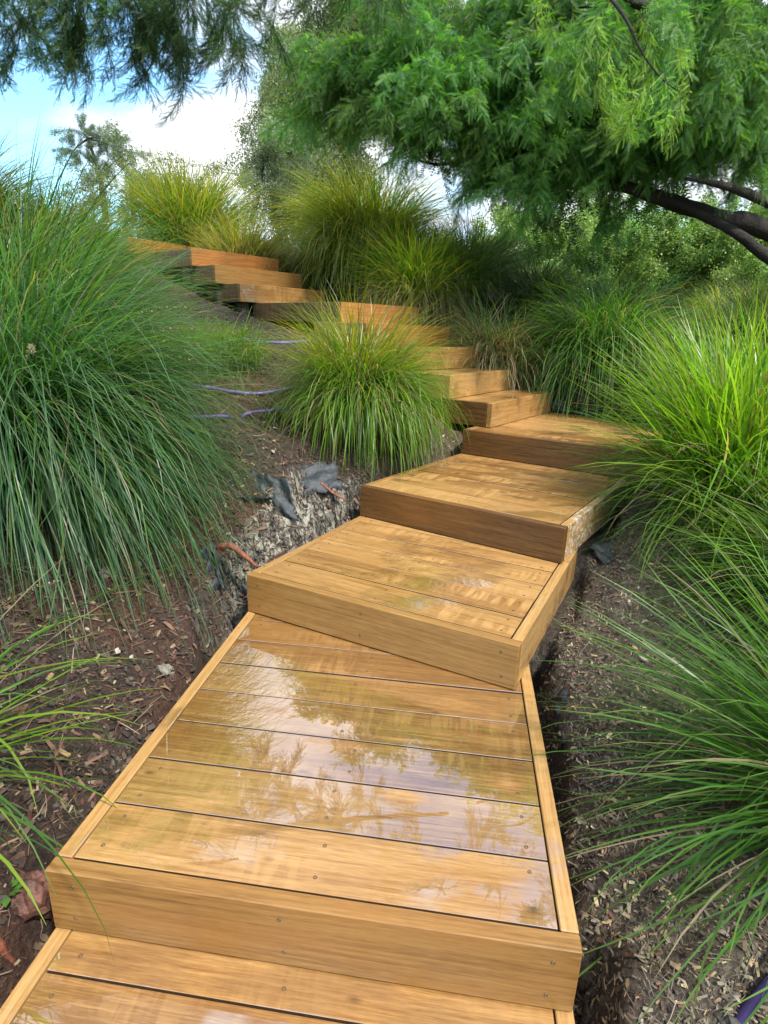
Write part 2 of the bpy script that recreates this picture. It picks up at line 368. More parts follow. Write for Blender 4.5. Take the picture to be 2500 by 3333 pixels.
def terrain(x, y, rough=True):
    x = np.asarray(x, float); y = np.asarray(y, float)
    far = np.hypot(x, y-4)
    xs = x*np.minimum(1, 14/np.maximum(far, 1e-6)); ys = 4+(y-4)*np.minimum(1, 14/np.maximum(far, 1e-6))
    z = rbf(xs, ys)
    z = z + sstep(14, 120, far)*(-0.6 - z*0.2)
    near = np.ones_like(z)*9
    if rough:
        z = z + 0.10*fbm(x, y, 1.6, 3, 5)*sstep(.0, .5, far) + 0.055*fbm(x, y, 6.0, 4, 9) + 0.045*fbm(x, y, 15.0, 2, 19)*sstep(9, 5, far)
    for i in range(14):
        dd, u = foot_dist(i, x, y)
        wob = 0.06*fbm(x, y, 7.0, 3, 40)
        lim = i*R_ - 0.235 + np.maximum(dd-0.045+wob, 0)*(3.6 if i < 5 else 1.6)
        if i <= 1: lim = i*R_ - 0.34 + np.maximum(dd-0.085+wob, 0)*3.4
        if i == 4: lim = i*R_ - 0.30 + np.maximum(dd-0.02, 0)*2.6
        if i >= 9: lim = i*R_ - 0.31 + np.maximum(dd-0.05, 0)*0.8
        z = np.minimum(z, lim); near = np.minimum(near, dd)
    return z, near
def axis(lo, hi, st, far):
    a = np.arange(lo, hi+1e-6, st); g = []; s = st; p = hi
    while p < far: s *= 1.22; p += s; g.append(p)
    h = []; s = st; p = lo
    while p > -far: s *= 1.22; p -= s; h.append(p)
    return np.concatenate([h[::-1], a, g])
gx = axis(-2.7, 2.6, 0.022, 700); gy = axis(0.15, 7.2, 0.026, 700)
GX, GY = np.meshgrid(gx, gy); GZ, GN = terrain(GX, GY)
dzx = np.gradient(GZ, axis=1)/np.gradient(GX, axis=1); dzy = np.gradient(GZ, axis=0)/np.gradient(GY, axis=0)
slope = np.hypot(dzx, dzy)
nx_, ny_ = len(gx), len(gy)
idx = np.arange(nx_*ny_).reshape(ny_, nx_)
F = np.stack([idx[:-1, :-1], idx[:-1, 1:], idx[1:, 1:], idx[1:, :-1]], -1).reshape(-1, 4)
# cut clay shows on the steep faces of the trench
clay = np.clip(sstep(0.9, 2.2, slope)*sstep(-.12, .08, fbm(GX, GY, 3.2, 3, 70)+0.03), 0, 1)*(GX < 1.4)
clay = np.maximum(clay*.38, 1.5*sstep(.5, 1.2, slope)*np.exp(-(((GX+.42-.4*(GY-2.85))/.24)**2+((GY-2.9)/.5)**2)))
# rock face relief
GZ = GZ + clay*0.07*np.round(6*fbm(GX, GY, 11.0, 4, 80))/6
dry = sstep(0.15, .8, GX-0.16*GY-.1)*sstep(6.0, 4.2, GY)
red = sstep(-.05, .25, fbm(GX, GY, 1.9, 3, 33)+0.05)*(GX < 0.6)
grassy = sstep(9, 14, np.hypot(GX, GY-4))
Vg = np.stack([GX, GY, GZ], -1).reshape(-1, 3)
gm, t, o = newmat('ground_litter')
an = N(t, 'ShaderNodeAttribute', attribute_name='mask'); ms = N(t, 'ShaderNodeSeparateColor', {0: an.outputs['Color']})
pos = N(t, 'ShaderNodeNewGeometry').outputs['Position']
n1 = N(t, 'ShaderNodeTexNoise', {'Vector': pos, 'Scale': 55.0, 'Detail': 8.0, 'Roughness': 0.75}).outputs['Fac']
n2 = N(t, 'ShaderNodeTexNoise', {'Vector': pos, 'Scale': 9.0, 'Detail': 5.0}).outputs['Fac']
n3 = N(t, 'ShaderNodeTexVoronoi', {'Vector': pos, 'Scale': 70.0}).outputs['Color']
soil = ramp(t, n1, [(0.30, (0.008, 0.005, 0.004)), (0.5, (0.034, 0.020, 0.013)), (0.68, (0.09, 0.055, 0.036))])
soilr = ramp(t, n1, [(0.30, (0.014, 0.006, 0.004)), (0.5, (0.06, 0.025, 0.014)), (0.68, (0.15, 0.07, 0.04))])
soil = mixc(t, ms.outputs[1], soil, soilr)
dryc = ramp(t, n1, [(0.30, (0.03, 0.024, 0.017)), (0.5, (0.105, 0.085, 0.062)), (0.68, (0.24, 0.205, 0.155))])
soil = mixc(t, mth(t, 'MULTIPLY', ms.outputs[2], 0.95), soil, dryc)
cl1 = N(t, 'ShaderNodeTexNoise', {'Vector': N(t, 'ShaderNodeMapping', {'Vector': pos, 'Scale': (1.0, 1.0, 0.35)}).outputs[0], 'Scale': 24.0, 'Detail': 8.0, 'Roughness': 0.7, 'Distortion': 0.8}).outputs['Fac']
clv = N(t, 'ShaderNodeTexNoise', {'Vector': N(t, 'ShaderNodeMapping', {'Vector': pos, 'Scale': (1.0, 1.0, 0.30), 'Rotation': (0.3, 0.2, 0.0)}).outputs[0], 'Scale': 22.0, 'Detail': 4.0, 'Roughness': 0.6, 'Distortion': 0.4}).outputs['Fac']
crk = ramp(t, mth(t, 'ABSOLUTE', mth(t, 'SUBTRACT', clv, 0.5)), [(0.0, 0.0), (0.035, 1.0)])
clc = ramp(t, mth(t, 'MULTIPLY', cl1, mth(t, 'MULTIPLY_ADD', crk, 0.35, 0.65)), [(0.36, (0.02, 0.018, 0.015)), (0.46, (0.13, 0.117, 0.092)), (0.56, (0.31, 0.285, 0.23)), (0.7, (0.44, 0.40, 0.30))])
clm = ramp(t, mth(t, 'MULTIPLY', ms.outputs[0], mth(t, 'MULTIPLY_ADD', n2, 1.2, 0.5)), [(0.32, 0.0), (0.62, 1.0)])
col = mixc(t, clm, soil, clc)
fa = N(t, 'ShaderNodeAttribute', attribute_name='far')
gcol = ramp(t, n2, [(0.3, (0.03, 0.055, 0.012)), (0.7, (0.075, 0.12, 0.03))])
col = mixc(t, fa.outputs['Fac'], col, gcol)
bp = N(t, 'ShaderNodeBump', {'Height': mth(t, 'ADD', n1, mth(t, 'MULTIPLY', mth(t, 'MULTIPLY', crk, clm), 1.4)), 'Strength': 0.9, 'Distance': 0.02})
bs = N(t, 'ShaderNodeBsdfPrincipled', {'Base Color': col, 'Roughness': mth(t, 'MULTIPLY_ADD', n2, 0.5, 0.4), 'Normal': bp.outputs[0]})
t.links.new(bs.outputs[0], o.inputs[0])
me = mesh_np('ground', Vg, [F], gm, smooth=True)
ca = me.color_attributes.new('mask', 'FLOAT_COLOR', 'POINT')
c4 = np.ones((len(Vg), 4), np.float32); c4[:, 0] = clay.ravel(); c4[:, 1] = red.ravel(); c4[:, 2] = dry.ravel()
ca.data.foreach_set('color', c4.ravel())
fat = me.attributes.new('far', 'FLOAT', 'POINT'); fat.data.foreach_set('value', grassy.ravel().astype(np.float32))
tag(link('ground', me), 'dark mulched hillside cut by a trench along the steps', None, None, 'structure')
def gz(x, y): return float(terrain(np.array([x]), np.array([y]))[0][0])

# ------------------------------------------------------------------ timber decks
box_cache = {}
def board_mesh(name, L, D_, T, mat, bev=0.0025, sub=None):
    key = (name, round(L, 4), round(D_, 4), round(T, 4), mat.name)
    if key in box_cache: return box_cache[key]
    bm = bmesh.new(); bmesh.ops.create_cube(bm, size=1.0)
    for v in bm.verts: v.co = Vector(((v.co.x+.5)*L, (v.co.y+.5)*D_, (v.co.z-.5)*T))
    bmesh.ops.bevel(bm, geom=bm.edges[:], offset=bev, segments=1, affect='EDGES')
    me = bpy.data.meshes.new(name)
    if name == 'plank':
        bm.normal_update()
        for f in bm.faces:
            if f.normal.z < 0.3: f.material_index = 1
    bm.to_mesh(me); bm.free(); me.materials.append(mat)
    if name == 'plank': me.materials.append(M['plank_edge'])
    box_cache[key] = me; return me
def screw_mesh():
    bm = bmesh.new()
    r = 0.0052; n = 10
    def ring(rr, z): return [bm.verts.new((rr*math.cos(2*PI*k/n), rr*math.sin(2*PI*k/n), z)) for k in range(n)]
    a, b, c, d = ring(r, 0.0), ring(r*0.9, 0.0009), ring(r*0.5, 0.0009), ring(r*0.38, -0.0006)
    for p, q in ((a, b), (b, c), (c, d)):
        for k in range(n): bm.faces.new((p[k], p[(k+1) % n], q[(k+1) % n], q[k]))
    f = bm.faces.new(d); f.material_index = 1
    me = bpy.data.meshes.new('screw'); bm.to_mesh(me); bm.free()
    me.materials.append(M['screw']); me.materials.append(M['recess']); return me
SCREW = screw_mesh()
LABELS = [
    'lowest timber deck at the bottom edge, only its back boards in view',
    'large wet timber deck with puddles mirroring the sky, nearest whole step',
    'dry timber deck with rippled grain, skewed across the puddled deck behind it',
    'timber deck whose right side board is splashed with whitish marks, beside the clay cut',
    'timber landing deck at the turn, half hidden by the tall bright tussock',
    'first narrow step above the landing, with a wide dark end facing left',
    'second narrow step above the landing, its right riser end dark streaked',
    'third narrow step above the landing, cut off by the tussock on its left',
    'fourth narrow step above the landing, just a short orange riser right of the tussock',
    'long grey sided landing step with its top seen edge on, behind the middle tussock',
    'lowest of the three stacked upper steps, drip stained on its left end',
    'middle one of the three stacked upper steps with a brown streaked riser',
    'upper one of the three stacked steps with a clean bright orange riser',
    'topmost step, an orange sliver of riser behind the big left tussock',
]
for i in range(14):
    c, a, b, w, d = step_axes(i); z = i*R_
    yaw = STEP[i][2]
    root = empty('timber_step', (c[0], c[1], z), yaw)
    tag(root, LABELS[i], 'timber step', 'hardwood steps climbing the slope')
    wood = M['wood_damp'] if i in (0, 1) else M['wood']
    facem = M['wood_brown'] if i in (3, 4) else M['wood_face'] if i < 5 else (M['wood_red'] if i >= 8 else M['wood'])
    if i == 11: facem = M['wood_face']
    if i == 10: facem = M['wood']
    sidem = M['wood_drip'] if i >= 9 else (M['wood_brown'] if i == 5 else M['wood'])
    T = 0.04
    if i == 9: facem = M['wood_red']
    fh = R_ - 0.004 if i < 5 else R_ - 0.003
    link('front_fascia', board_mesh('front_fascia', w, T, fh, facem), root)
    for sx, nm in ((0, 'side_fascia'), (w-T+0.001, 'side_fascia')):
        mt = sidem if sx == 0 else (M['wood_splash'] if i == 3 else M['wood'])
        s = link(nm, board_mesh('side_fascia', d-T-0.003, T-0.001, fh, mt), root, (sx+T-0.001, T+0.003, 0), (0, 0, PI/2))
        s['label'] = ('left' if sx == 0 else 'right')+' side board'
        if sx and i == 3: s['label'] = 'right side board splashed with whitish marks'
    # planks
    pitch = 0.173; y0 = T+0.004; k = 0
    pl = w-2*T-0.008
    while y0 < d-0.02:
        pw = min(pitch-0.0055, d-y0)
        if i >= 5 and pw < 0.06: break
        pw_ = M['wood_wet'] if (i == 1 and 1 <= k <= 6) else wood
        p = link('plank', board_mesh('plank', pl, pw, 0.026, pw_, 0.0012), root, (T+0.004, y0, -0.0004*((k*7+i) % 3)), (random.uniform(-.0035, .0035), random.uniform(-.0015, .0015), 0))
        if i <= 4:
            for sx in (0.05, pl*0.5+random.uniform(-.03, .03), pl-0.05):
                for sy in (0.035, pw-0.04):
                    if sy < 0.02: continue
                    link('screw', SCREW, p, (sx+random.uniform(-.006, .006), sy+random.uniform(-.006, .006), 0.0003), (0, 0, random.random()*6))
        y0 += pitch; k += 1
    if i <= 4:
        for sx in (0.06, w*0.47, w-0.06):
            for sz in (-0.04, -0.135):
                link('screw', SCREW, root, (sx+random.uniform(-.01, .01), -0.0003, sz), (PI/2, random.random()*6, 0))
    for sx in (0.12, w/2, w-0.2):
        link('joist', board_mesh('joist', d-0.08, 0.045, 0.12, M['joist']), root, (sx, 0.05, -0.03), (0, 0, PI/2))
    if i >= 5:  # short post below the open end
        for sy in (0.05, d-0.1):
            link('post', board_mesh('post', 0.09, 0.09, 0.5, M['joist']), root, (0.045, sy, -0.032))
            link('post', board_mesh('post', 0.09, 0.09, 0.5, M['joist']), root, (w-0.14, sy, -0.032))


# ------------------------------------------------------------------ grass tussocks
def pal(*c): return np.array(c, float)
GREEN = pal((.042, .115, .022), (.060, .155, .026), (.085, .19, .030))
BLUE = pal((.042, .118, .055), (.062, .155, .070), (.09, .20, .09))
YEL = pal((.20, .24, .03), (.33, .30, .035), (.14, .21, .03))
BRIGHT = pal((.095, .22, .016), (.14, .28, .02), (.18, .29, .025))
DARK = pal((.040, .082, .030), (.056, .105, .036), (.078, .13, .044))
DRY = pal((.25, .20, .13), (.19, .145, .09), (.32, .27, .18))
def blades(n, length, spread, tilt, droop, width, palette, base_r=0.1, dry=0.09, segs=7, lean=(0, 0), yellow_tip=0.25, az=None, seed=0, lvar=0.35):
    g = np.random.default_rng(seed+77)
    phi = g.uniform(0, 2*PI, n) if az is None else g.normal(az[0], az[1], n)
    th0 = np.abs(g.normal(0, 1, n))*tilt*0.55 + g.uniform(0, tilt, n)*0.5
    L = length*(1-lvar*g.random(n)**1.5)
    dr = droop*(0.45+0.9*g.random(n))
    rr = base_r*np.sqrt(g.random(n)); pb = g.uniform(0, 2*PI, n) if az is None else phi
    s = np.linspace(0, 1, segs+1)
    th = th0[:, None] + (dr[:, None])*(s[None, :]**1.7)*(0.5+0.5*np.sin(np.minimum(th0[:, None]+.35, PI/2)))
    th = np.minimum(th, 2.9)
    side = g.normal(0, .38, n)[:, None]*s[None, :]**2
    kk = (g.random(n) < .12)[:, None]*(s[None, :] > g.uniform(.4, .85, n)[:, None])*g.uniform(.5, 1.5, n)[:, None]; th = np.minimum(th+kk, 2.95)
    ph = phi[:, None]+side
    ds = (L/segs)[:, None]
    dx = np.sin(th)*np.cos(ph)*ds + lean[0]*ds*s; dy = np.sin(th)*np.sin(ph)*ds + lean[1]*ds*s; dz = np.cos(th)*ds
    X = (rr*np.cos(pb))[:, None]+np.concatenate([np.zeros((n, 1)), np.cumsum(dx[:, 1:], 1)], 1)*spread
    Y = (rr*np.sin(pb))[:, None]+np.concatenate([np.zeros((n, 1)), np.cumsum(dy[:, 1:], 1)], 1)*spread
    Z = -0.04+np.concatenate([np.zeros((n, 1)), np.cumsum(dz[:, 1:], 1)], 1)
    P = np.stack([X, Y, Z], -1)
    tw = g.normal(0, .5, n)
    wx = -np.sin(ph+tw[:, None]); wy = np.cos(ph+tw[:, None]); wz = 0.35*np.sin(tw*2)[:, None]*np.ones_like(wx)
    wv = np.stack([wx, wy, wz], -1); wv /= np.linalg.norm(wv, axis=-1)[..., None]
    prof = np.interp(s, [0, .15, .6, .9, 1], [.8, 1, .9, .5, .06])
    hw = 0.5*width*(0.7+.6*g.random(n))[:, None]*prof[None, :]
    A = P-wv*hw[..., None]; B = P+wv*hw[..., None]
    V = np.stack([A, B], 2).reshape(-1, 3)                      # n, segs+1, 2
    m = segs+1
    base = (np.arange(n)*m*2)[:, None]+(np.arange(segs)*2)[None, :]
    F = np.stack([base, base+1, base+3, base+2], -1).reshape(-1, 4)
    col = palette[g.integers(0, len(palette), n)]*(0.75+.5*g.random(n))[:, None]
    isd = g.random(n) < dry
    col[isd] = DRY[g.integers(0, len(DRY), isd.sum())]
    colv = np.repeat(col[:, None, :], m, 1)
    tipc = np.array([.30, .25, .06]); f = (np.clip((s-.7)/.3, 0, 1)[None, :, None])*(g.random(n)*yellow_tip)[:, None, None]
    colv = colv*(1-f)+tipc*f
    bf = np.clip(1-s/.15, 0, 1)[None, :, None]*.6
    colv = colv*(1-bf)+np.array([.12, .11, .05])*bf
    cols = np.repeat(colv[:, :, None, :], 2, 2).reshape(-1, 3)
    return V, F, cols
def join(parts):
    Vs, Fs, Cs, o_ = [], [], [], 0
    for V, F, c in parts: Vs.append(V); Fs.append(F+o_); Cs.append(c); o_ += len(V)
    return np.concatenate(Vs), np.concatenate(Fs), np.concatenate(Cs)
# long single leaves and seed stalks shared by all the clumps
def one_leaf(length, width, tilt, droop, palette, seed, segs=9):
    V, F, c = blades(1, length, 1.0, tilt, droop, width, palette, 0.0, 0.0, segs, seed=seed, az=(0.0, 0.001), lvar=0)
    return mesh_np('leaf', V, [F], M['blade'], c, True)
LEAFS = {}
for key, palt in (('green', GREEN), ('bright', BRIGHT), ('blue', BLUE), ('yel', YEL)):
    LEAFS[key] = [one_leaf(1.0, w_, ti, dr, palt, sd) for w_, ti, dr, sd in
                  ((.0075, .5, 1.0, 1), (.0065, .8, 1.3, 2), (.008, .9, .9, 3), (.006, 1.1, 1.6, 4), (.007, .35, 1.8, 5), (.0075, .7, .5, 6))]
def stalk_mesh(seed):
    g = np.random.default_rng(seed)
    L = 1.0; s = np.linspace(0, 1, 9); th = .35+g.random()*.3+1.2*s**1.6
    P = np.stack([np.concatenate([[0], np.cumsum(np.sin(th[1:])/8)]), 0*s, np.concatenate([[0], np.cumsum(np.cos(th[1:])/8)])], -1)
    V, F, cap = tube(P, np.linspace(.003, .0015, 9), 3)
    parts = [(V, F, np.tile([.12, .13, .05], (len(V), 1)))]
    for k in range(34):
        u = .5+.5*k/34; p = np.array([np.interp(u, s, P[:, j]) for j in range(3)])
        for q in range(2):
            d = g.normal(0, 1, 3); d /= np.linalg.norm(d); e = np.cross(d, g.normal(0, 1, 3)); e /= np.linalg.norm(e)
            vv = np.array([p, p+d*.006+e*.004, p+d*.013, p+d*.006-e*.004])
            parts.append((vv, np.array([[0, 1, 2, 3]]), np.tile(np.array([.30, .25, .15])*(.7+.6*g.random()), (4, 1))))
    V, F, c = join(parts); return mesh_np('seed_stalk', V, [F], M['blade'], c)
STALKS = [stalk_mesh(k) for k in range(3)]
def tussock(label, x, y, sets, rotz=0.0, leaf=None, nleaf=0, llen=1.0, nstalk=0, z=None, group=None, seed=0, faz=None, slen=1.0, name='grass_tussock', cat='grass tussock'):
    zb = gz(x, y) if z is None else z
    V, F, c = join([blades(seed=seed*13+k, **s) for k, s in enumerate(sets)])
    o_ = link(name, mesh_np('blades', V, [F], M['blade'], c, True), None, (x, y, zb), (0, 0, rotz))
    tag(o_, label, cat, group or 'clumping grasses on the banks')
    g = np.random.default_rng(seed+5)
    for k in range(nleaf):
        an = g.uniform(0, 2*PI) if faz is None else g.normal(faz[0], faz[1])
        r = .06+.06*g.random()
        link('leaf', LEAFS[leaf][k % 6], o_, (r*math.cos(an), r*math.sin(an), 0), (g.normal(0, .12), g.normal(0, .12), an), float(llen*(.8+.35*g.random())))
    for k in range(nstalk):
        an = g.uniform(0, 2*PI) if faz is None else g.normal(faz[0], faz[1]*1.3)
        link('seed_stalk', STALKS[k % 3], o_, (.06*math.cos(an), .06*math.sin(an), 0), (g.normal(0, .15), g.normal(0, .2), an), float(slen*(.65+.35*g.random())))
    return o_
def S(n, length, tilt, droop, palette, width=.005, **kw):
    d = dict(n=n, length=length, spread=1.0, tilt=tilt, droop=droop, width=width, palette=palette); d.update(kw); return d

# left bank
tussock('huge blue green tussock filling the left side, arching over the bank', -1.68, 2.62,
        [S(4200, 1.38, 1.15, 1.9, BLUE, .0052, base_r=.2, lean=(.07, 0), dry=.02), S(1500, 1.3, 1.2, 2.0, BLUE*.9, .0052, base_r=.2, lean=(.07, 0), dry=.03), S(1100, 1.2, 1.3, 1.5, GREEN, .0058, az=(-.2, .7), base_r=.2)],
        leaf='green', nleaf=90, llen=1.2, nstalk=26, seed=1, slen=1.15)
tussock('dark green tussock rising behind the huge left one against the sky', -2.15, 3.45,
        [S(2800, 1.48, 1.05, 1.5, BLUE, .0055, base_r=.2, lean=(.12, 0), dry=.03), S(1200, 1.3, 1.1, 1.3, GREEN, .006, base_r=.2, az=(0, .8)), S(500, 1.25, .8, 1.2, YEL, .006, base_r=.18)], leaf='blue', nleaf=40, llen=1.3, nstalk=8, seed=2)
tussock('yellow tipped tussock at the left edge of the sky, behind the dark ones', -3.6, 5.3,
        [S(1800, 1.25, .9, 1.3, YEL, .007, base_r=.2), S(900, 1.2, .9, 1.3, GREEN, .007, base_r=.2)], leaf='yel', nleaf=12, llen=1.2, seed=3)
tussock('yellow green tussock leaning towards the top of the steps from the left', -3.1, 6.0,
        [S(1700, 1.1, 1.0, 1.5, YEL, .007, base_r=.18), S(1100, 1.05, 1.1, 1.6, GREEN, .007, base_r=.18)], leaf='yel', nleaf=12, llen=1.1, seed=4)
tussock('sparse near tussock whose blades poke in from the left edge', -1.28, 1.18,
        [S(90, .80, 1.3, 1.2, GREEN, .0058, base_r=.12), S(45, .75, 1.5, .9, BRIGHT*.9, .0075, az=(.2, .8))], leaf='green', nleaf=16, llen=.85, seed=5, nstalk=2)
tussock('low feathery pale green tuft at the right foot of the huge left tussock', -1.42, 4.7,
        [S(2600, .46, 1.25, 1.6, BRIGHT*.75, .005, base_r=.42, yellow_tip=.1)], seed=6)
# the middle one
tussock('round weeping tussock with a yellow crown in the crook of the steps', -.20, 4.0,
        [S(900, 1.05, .42, 1.4, YEL, .0058, base_r=.12), S(1500, .95, .50, 3.0, BRIGHT*.8, .0058, base_r=.12), S(900, .92, .60, 3.1, BRIGHT, .0058, base_r=.12, az=(-.6, 1.0)), S(800, .95, .6, 2.4, GREEN*1.3, .0056, base_r=.13), S(400, .75, .55, 2.0, DRY, .005, base_r=.13)],
        leaf='bright', nleaf=45, llen=.88, seed=7, nstalk=10, slen=.85, z=gz(-.20, 4.0)+.05)
# behind the upper steps
tussock('fan shaped yellow green tussock at the head of the steps under the sky', -2.86, 9.0,
        [S(1900, 1.75, .62, 1.0, YEL, .010, base_r=.25), S(1500, 1.55, .8, 1.4, GREEN*1.3, .010, base_r=.25)], leaf='yel', nleaf=10, llen=1.3, seed=8)
tussock('small tawny tussock just right of the fan shaped one', -1.9, 8.1,
        [S(900, 1.15, .6, 1.0, YEL, .008, base_r=.16), S(1300, 1.05, .8, 1.3, DRY*1.2, .008, base_r=.18), S(500, .8, .7, .8, GREEN, .007)], seed=9)
tussock('broad golden weeping tussock in the centre below the willow', -.28, 8.5,
        [S(2600, 1.75, .85, 2.0, YEL*1.4, .010, base_r=.34), S(1200, 1.55, 1.0, 2.3, GREEN*1.5, .010, base_r=.34), S(900, 1.6, 1.1, 1.6, YEL*1.4, .010, az=(3.3, .6))], leaf='yel', nleaf=14, llen=1.5, seed=10)
tussock('half dead tussock, green above and brown below, right of the upper steps', .28, 6.85,
        [S(1400, 1.2, .75, 1.5, BRIGHT*.85, .0075, base_r=.2), S(2000, .9, 1.1, 2.3, DRY*1.4, .007, base_r=.22), S(600, 1.3, .7, 1.4, YEL, .0075)], leaf='yel', nleaf=12, llen=1.0, seed=11)
tussock('dull grey green tussock in the shade behind the half dead one', .85, 7.2,
        [S(2000, 1.15, .8, 1.4, DARK*1.6, .007, base_r=.2), S(400, 1.0, .9, 1.6, DRY*.7, .006)], seed=12)
tussock('straggly straw coloured tussock on the slope right of the narrow steps', 1.05, 6.0,
        [S(1700, .90, 1.0, 2.1, DRY*1.5, .007, base_r=.22), S(700, 1.0, .9, 1.6, DARK*2, .007, base_r=.2)], seed=13, nstalk=6, slen=.7)
tussock('large dark green weeping tussock right of the straw coloured one', 1.98, 5.7,
        [S(2400, 1.2, 1.0, 2.1, GREEN, .0075, base_r=.22), S(900, 1.2, 1.1, 2.1, GREEN*1.5, .0075, base_r=.22)], leaf='green', nleaf=20, llen=1.1, seed=14)
tussock('large green tussock in front of the leaning cypress limbs on the right', 2.55, 5.0,
        [S(2200, 1.2, 1.0, 2.0, GREEN, .007, base_r=.22), S(900, 1.2, 1.0, 1.8, GREEN*1.5, .007, base_r=.22)], leaf='green', nleaf=20, llen=1.1, seed=15)
tussock('little seedling tuft with bare roots above the landing', 1.42, 5.0,
        [S(260, .42, .4, .5, BRIGHT*.8, .004, base_r=.04), S(260, .26, 1.3, 1.3, DRY, .004, base_r=.08)], seed=16, cat='grass tuft')
for k, (x, y, lb) in enumerate([(1.7, 7.4, 'dark shaded tussock behind the weeping one, under the cypress'), (2.7, 6.9, 'dark shaded tussock below the cypress limb where the sky peeps through'),
                                (3.5, 6.0, 'dark shaded tussock near the right edge under the limbs'), (4.4, 7.4, 'blackish tussock beneath the limbs against the sunny field'),
                                (3.6, 4.4, 'shaded green tussock behind the tall bright one at the right edge'), (.5, 8.2, 'shaded green tussock right of the golden weeping one')]):
    tussock(lb, x, y, [S(1500, 1.0, .9, 1.6, DARK, .0075, base_r=.22), S(500, 1.0, .9, 1.5, GREEN, .007, base_r=.2), S(450, .9, 1.0, 1.8, DRY*.8, .007, base_r=.2)], seed=30+k)
# right bank near
tussock('tall bright yellow green tussock beside the landing on the right', 1.86, 3.0,
        [S(1000, 1.25, .55, .7, BRIGHT*1.15, .0095, base_r=.17), S(800, 1.1, .95, 1.2, BRIGHT, .009, base_r=.17), S(900, 1.1, 1.2, 1.5, GREEN*1.2, .0065, base_r=.17), S(200, .6, 1.0, 1.5, DRY, .006)],
        leaf='bright', nleaf=80, llen=1.05, seed=17, nstalk=12)
tussock('deep green tussock spilling over the dry litter from the right edge', 1.88, 2.12,
        [S(1500, .88, 1.2, 1.4, GREEN, .0065, base_r=.18), S(700, .98, 1.0, 1.2, BRIGHT*.8, .0065, base_r=.18)], leaf='green', nleaf=70, llen=.95, seed=18, nstalk=5)
tussock('nearest green tussock fanning low across the litter from the lower right', 1.42, 1.36,
        [S(700, .84, 1.25, 1.0, GREEN, .0055, base_r=.12), S(380, 1.02, 1.45, .6, GREEN*1.3, .007, base_r=.1, az=(3.25, .6))], leaf='green', nleaf=60, llen=.85, seed=19, faz=(3.2, 1.0))
tussock('distant yellow tussock in the sunny field beyond the limbs', 7.4, 13.5, [S(1200, 1.3, .9, 1.4, YEL*1.2, .014, base_r=.5)], seed=20)
tussock('second distant yellow tussock at the far right edge of the field', 9.0, 14.5, [S(1200, 1.3, .9, 1.4, YEL*1.2, .014, base_r=.5)], seed=21)

# ------------------------------------------------------------------ litter on the ground
def scatter(n, x0, x1, y0, y1, dens):
    out = []
    while len(out) < n:
        x = rng.uniform(x0, x1, 4000); y = rng.uniform(y0, y1, 4000)
        z, nr = terrain(x, y); k = (rng.random(4000) < dens(x, y)) & (nr > 0.02)
        out += list(zip(x[k], y[k], z[k]))
    return np.array(out[:n])
def nearw(x, y): return np.clip(1.6/np.maximum(np.hypot(x, y), .6), 0, 1)
chip_pal = pal((.028, .018, .013), (.055, .030, .02), (.09, .04, .024), (.11, .075, .045), (.20, .14, .075), (.30, .24, .15), (.035, .032, .03), (.06, .045, .035))
def chips(name, n, region, dens, smin, smax, palette, asp, label, lift=.004, w=None):
    P = scatter(n, *region, dens); n = len(P)
    L = smin+(smax-smin)*rng.random(n)**2.2; Wd = L*rng.uniform(asp[0], asp[1], n)
    yaw = rng.uniform(0, 2*PI, n); e = .02
    zx = (terrain(P[:, 0]+e, P[:, 1])[0]-terrain(P[:, 0]-e, P[:, 1])[0])/(2*e); zy = (terrain(P[:, 0], P[:, 1]+e)[0]-terrain(P[:, 0], P[:, 1]-e)[0])/(2*e)
    zx = np.clip(zx, -1.6, 1.6); zy = np.clip(zy, -1.6, 1.6)
    nn = np.stack([-zx, -zy, np.ones(n)], -1)+rng.normal(0, .38, (n, 3)); nn /= np.linalg.norm(nn, axis=1)[:, None]
    u = np.stack([np.cos(yaw), np.sin(yaw), np.zeros(n)], -1); u -= nn*(u*nn).sum(1)[:, None]; u /= np.linalg.norm(u, axis=1)[:, None]
    v = np.cross(nn, u)
    c = P+nn*(lift+.006*rng.random(n))[:, None]
    h = (L*.12*rng.normal(0, 1, n))[:, None]*nn
    q = lambda a, b, hh: c+u*(L*a*.5)[:, None]+v*(Wd*b*.5)[:, None]+h*hh
    j = lambda: rng.uniform(.75, 1.1, n)
    V = np.stack([q(-j(), -j()*.8, 0), q(0, -j(), 1), q(j(), -j()*.7, 0), q(j(), j()*.7, 0), q(0, j(), 1), q(-j(), j()*.8, 0)], 1).reshape(-1, 3)
    b = np.arange(n)[:, None]*6
    F = np.concatenate([b+np.array([0, 1, 4, 5]), b+np.array([1, 2, 3, 4])])
    wts = w if w is None else np.array(w)/sum(w)
    col = palette[rng.choice(len(palette), n, p=wts)]*rng.uniform(.7, 1.3, (n, 1))
    o_ = link(name, mesh_np(name, V, [F], M['litter'], np.repeat(col, 6, 0)))
    tag(o_, label, None, None, 'stuff'); return o_
straw = pal((.30, .25, .17), (.38, .33, .24), (.18, .14, .09), (.24, .20, .15))
chips('bark_mulch', 26000, (-2.0, -.1, .5, 6.2), lambda x, y: nearw(x, y), .006, .030, chip_pal*.85, (.25, .7), 'dark shredded bark and leaf litter on the left bank', w=(5, 5, 4, 3, 1.6, .8, 3, 3))
chips('leaf_litter', 30000, (.4, 1.9, .6, 5.5), lambda x, y: nearw(x, y), .006, .030, np.concatenate([chip_pal*1.6, straw*.6]), (.10, .5), 'grey brown leaf litter on the right bank', w=(2, 3, 2, 4, 3, 1, 2, 4, 3, 3, 3, 3))
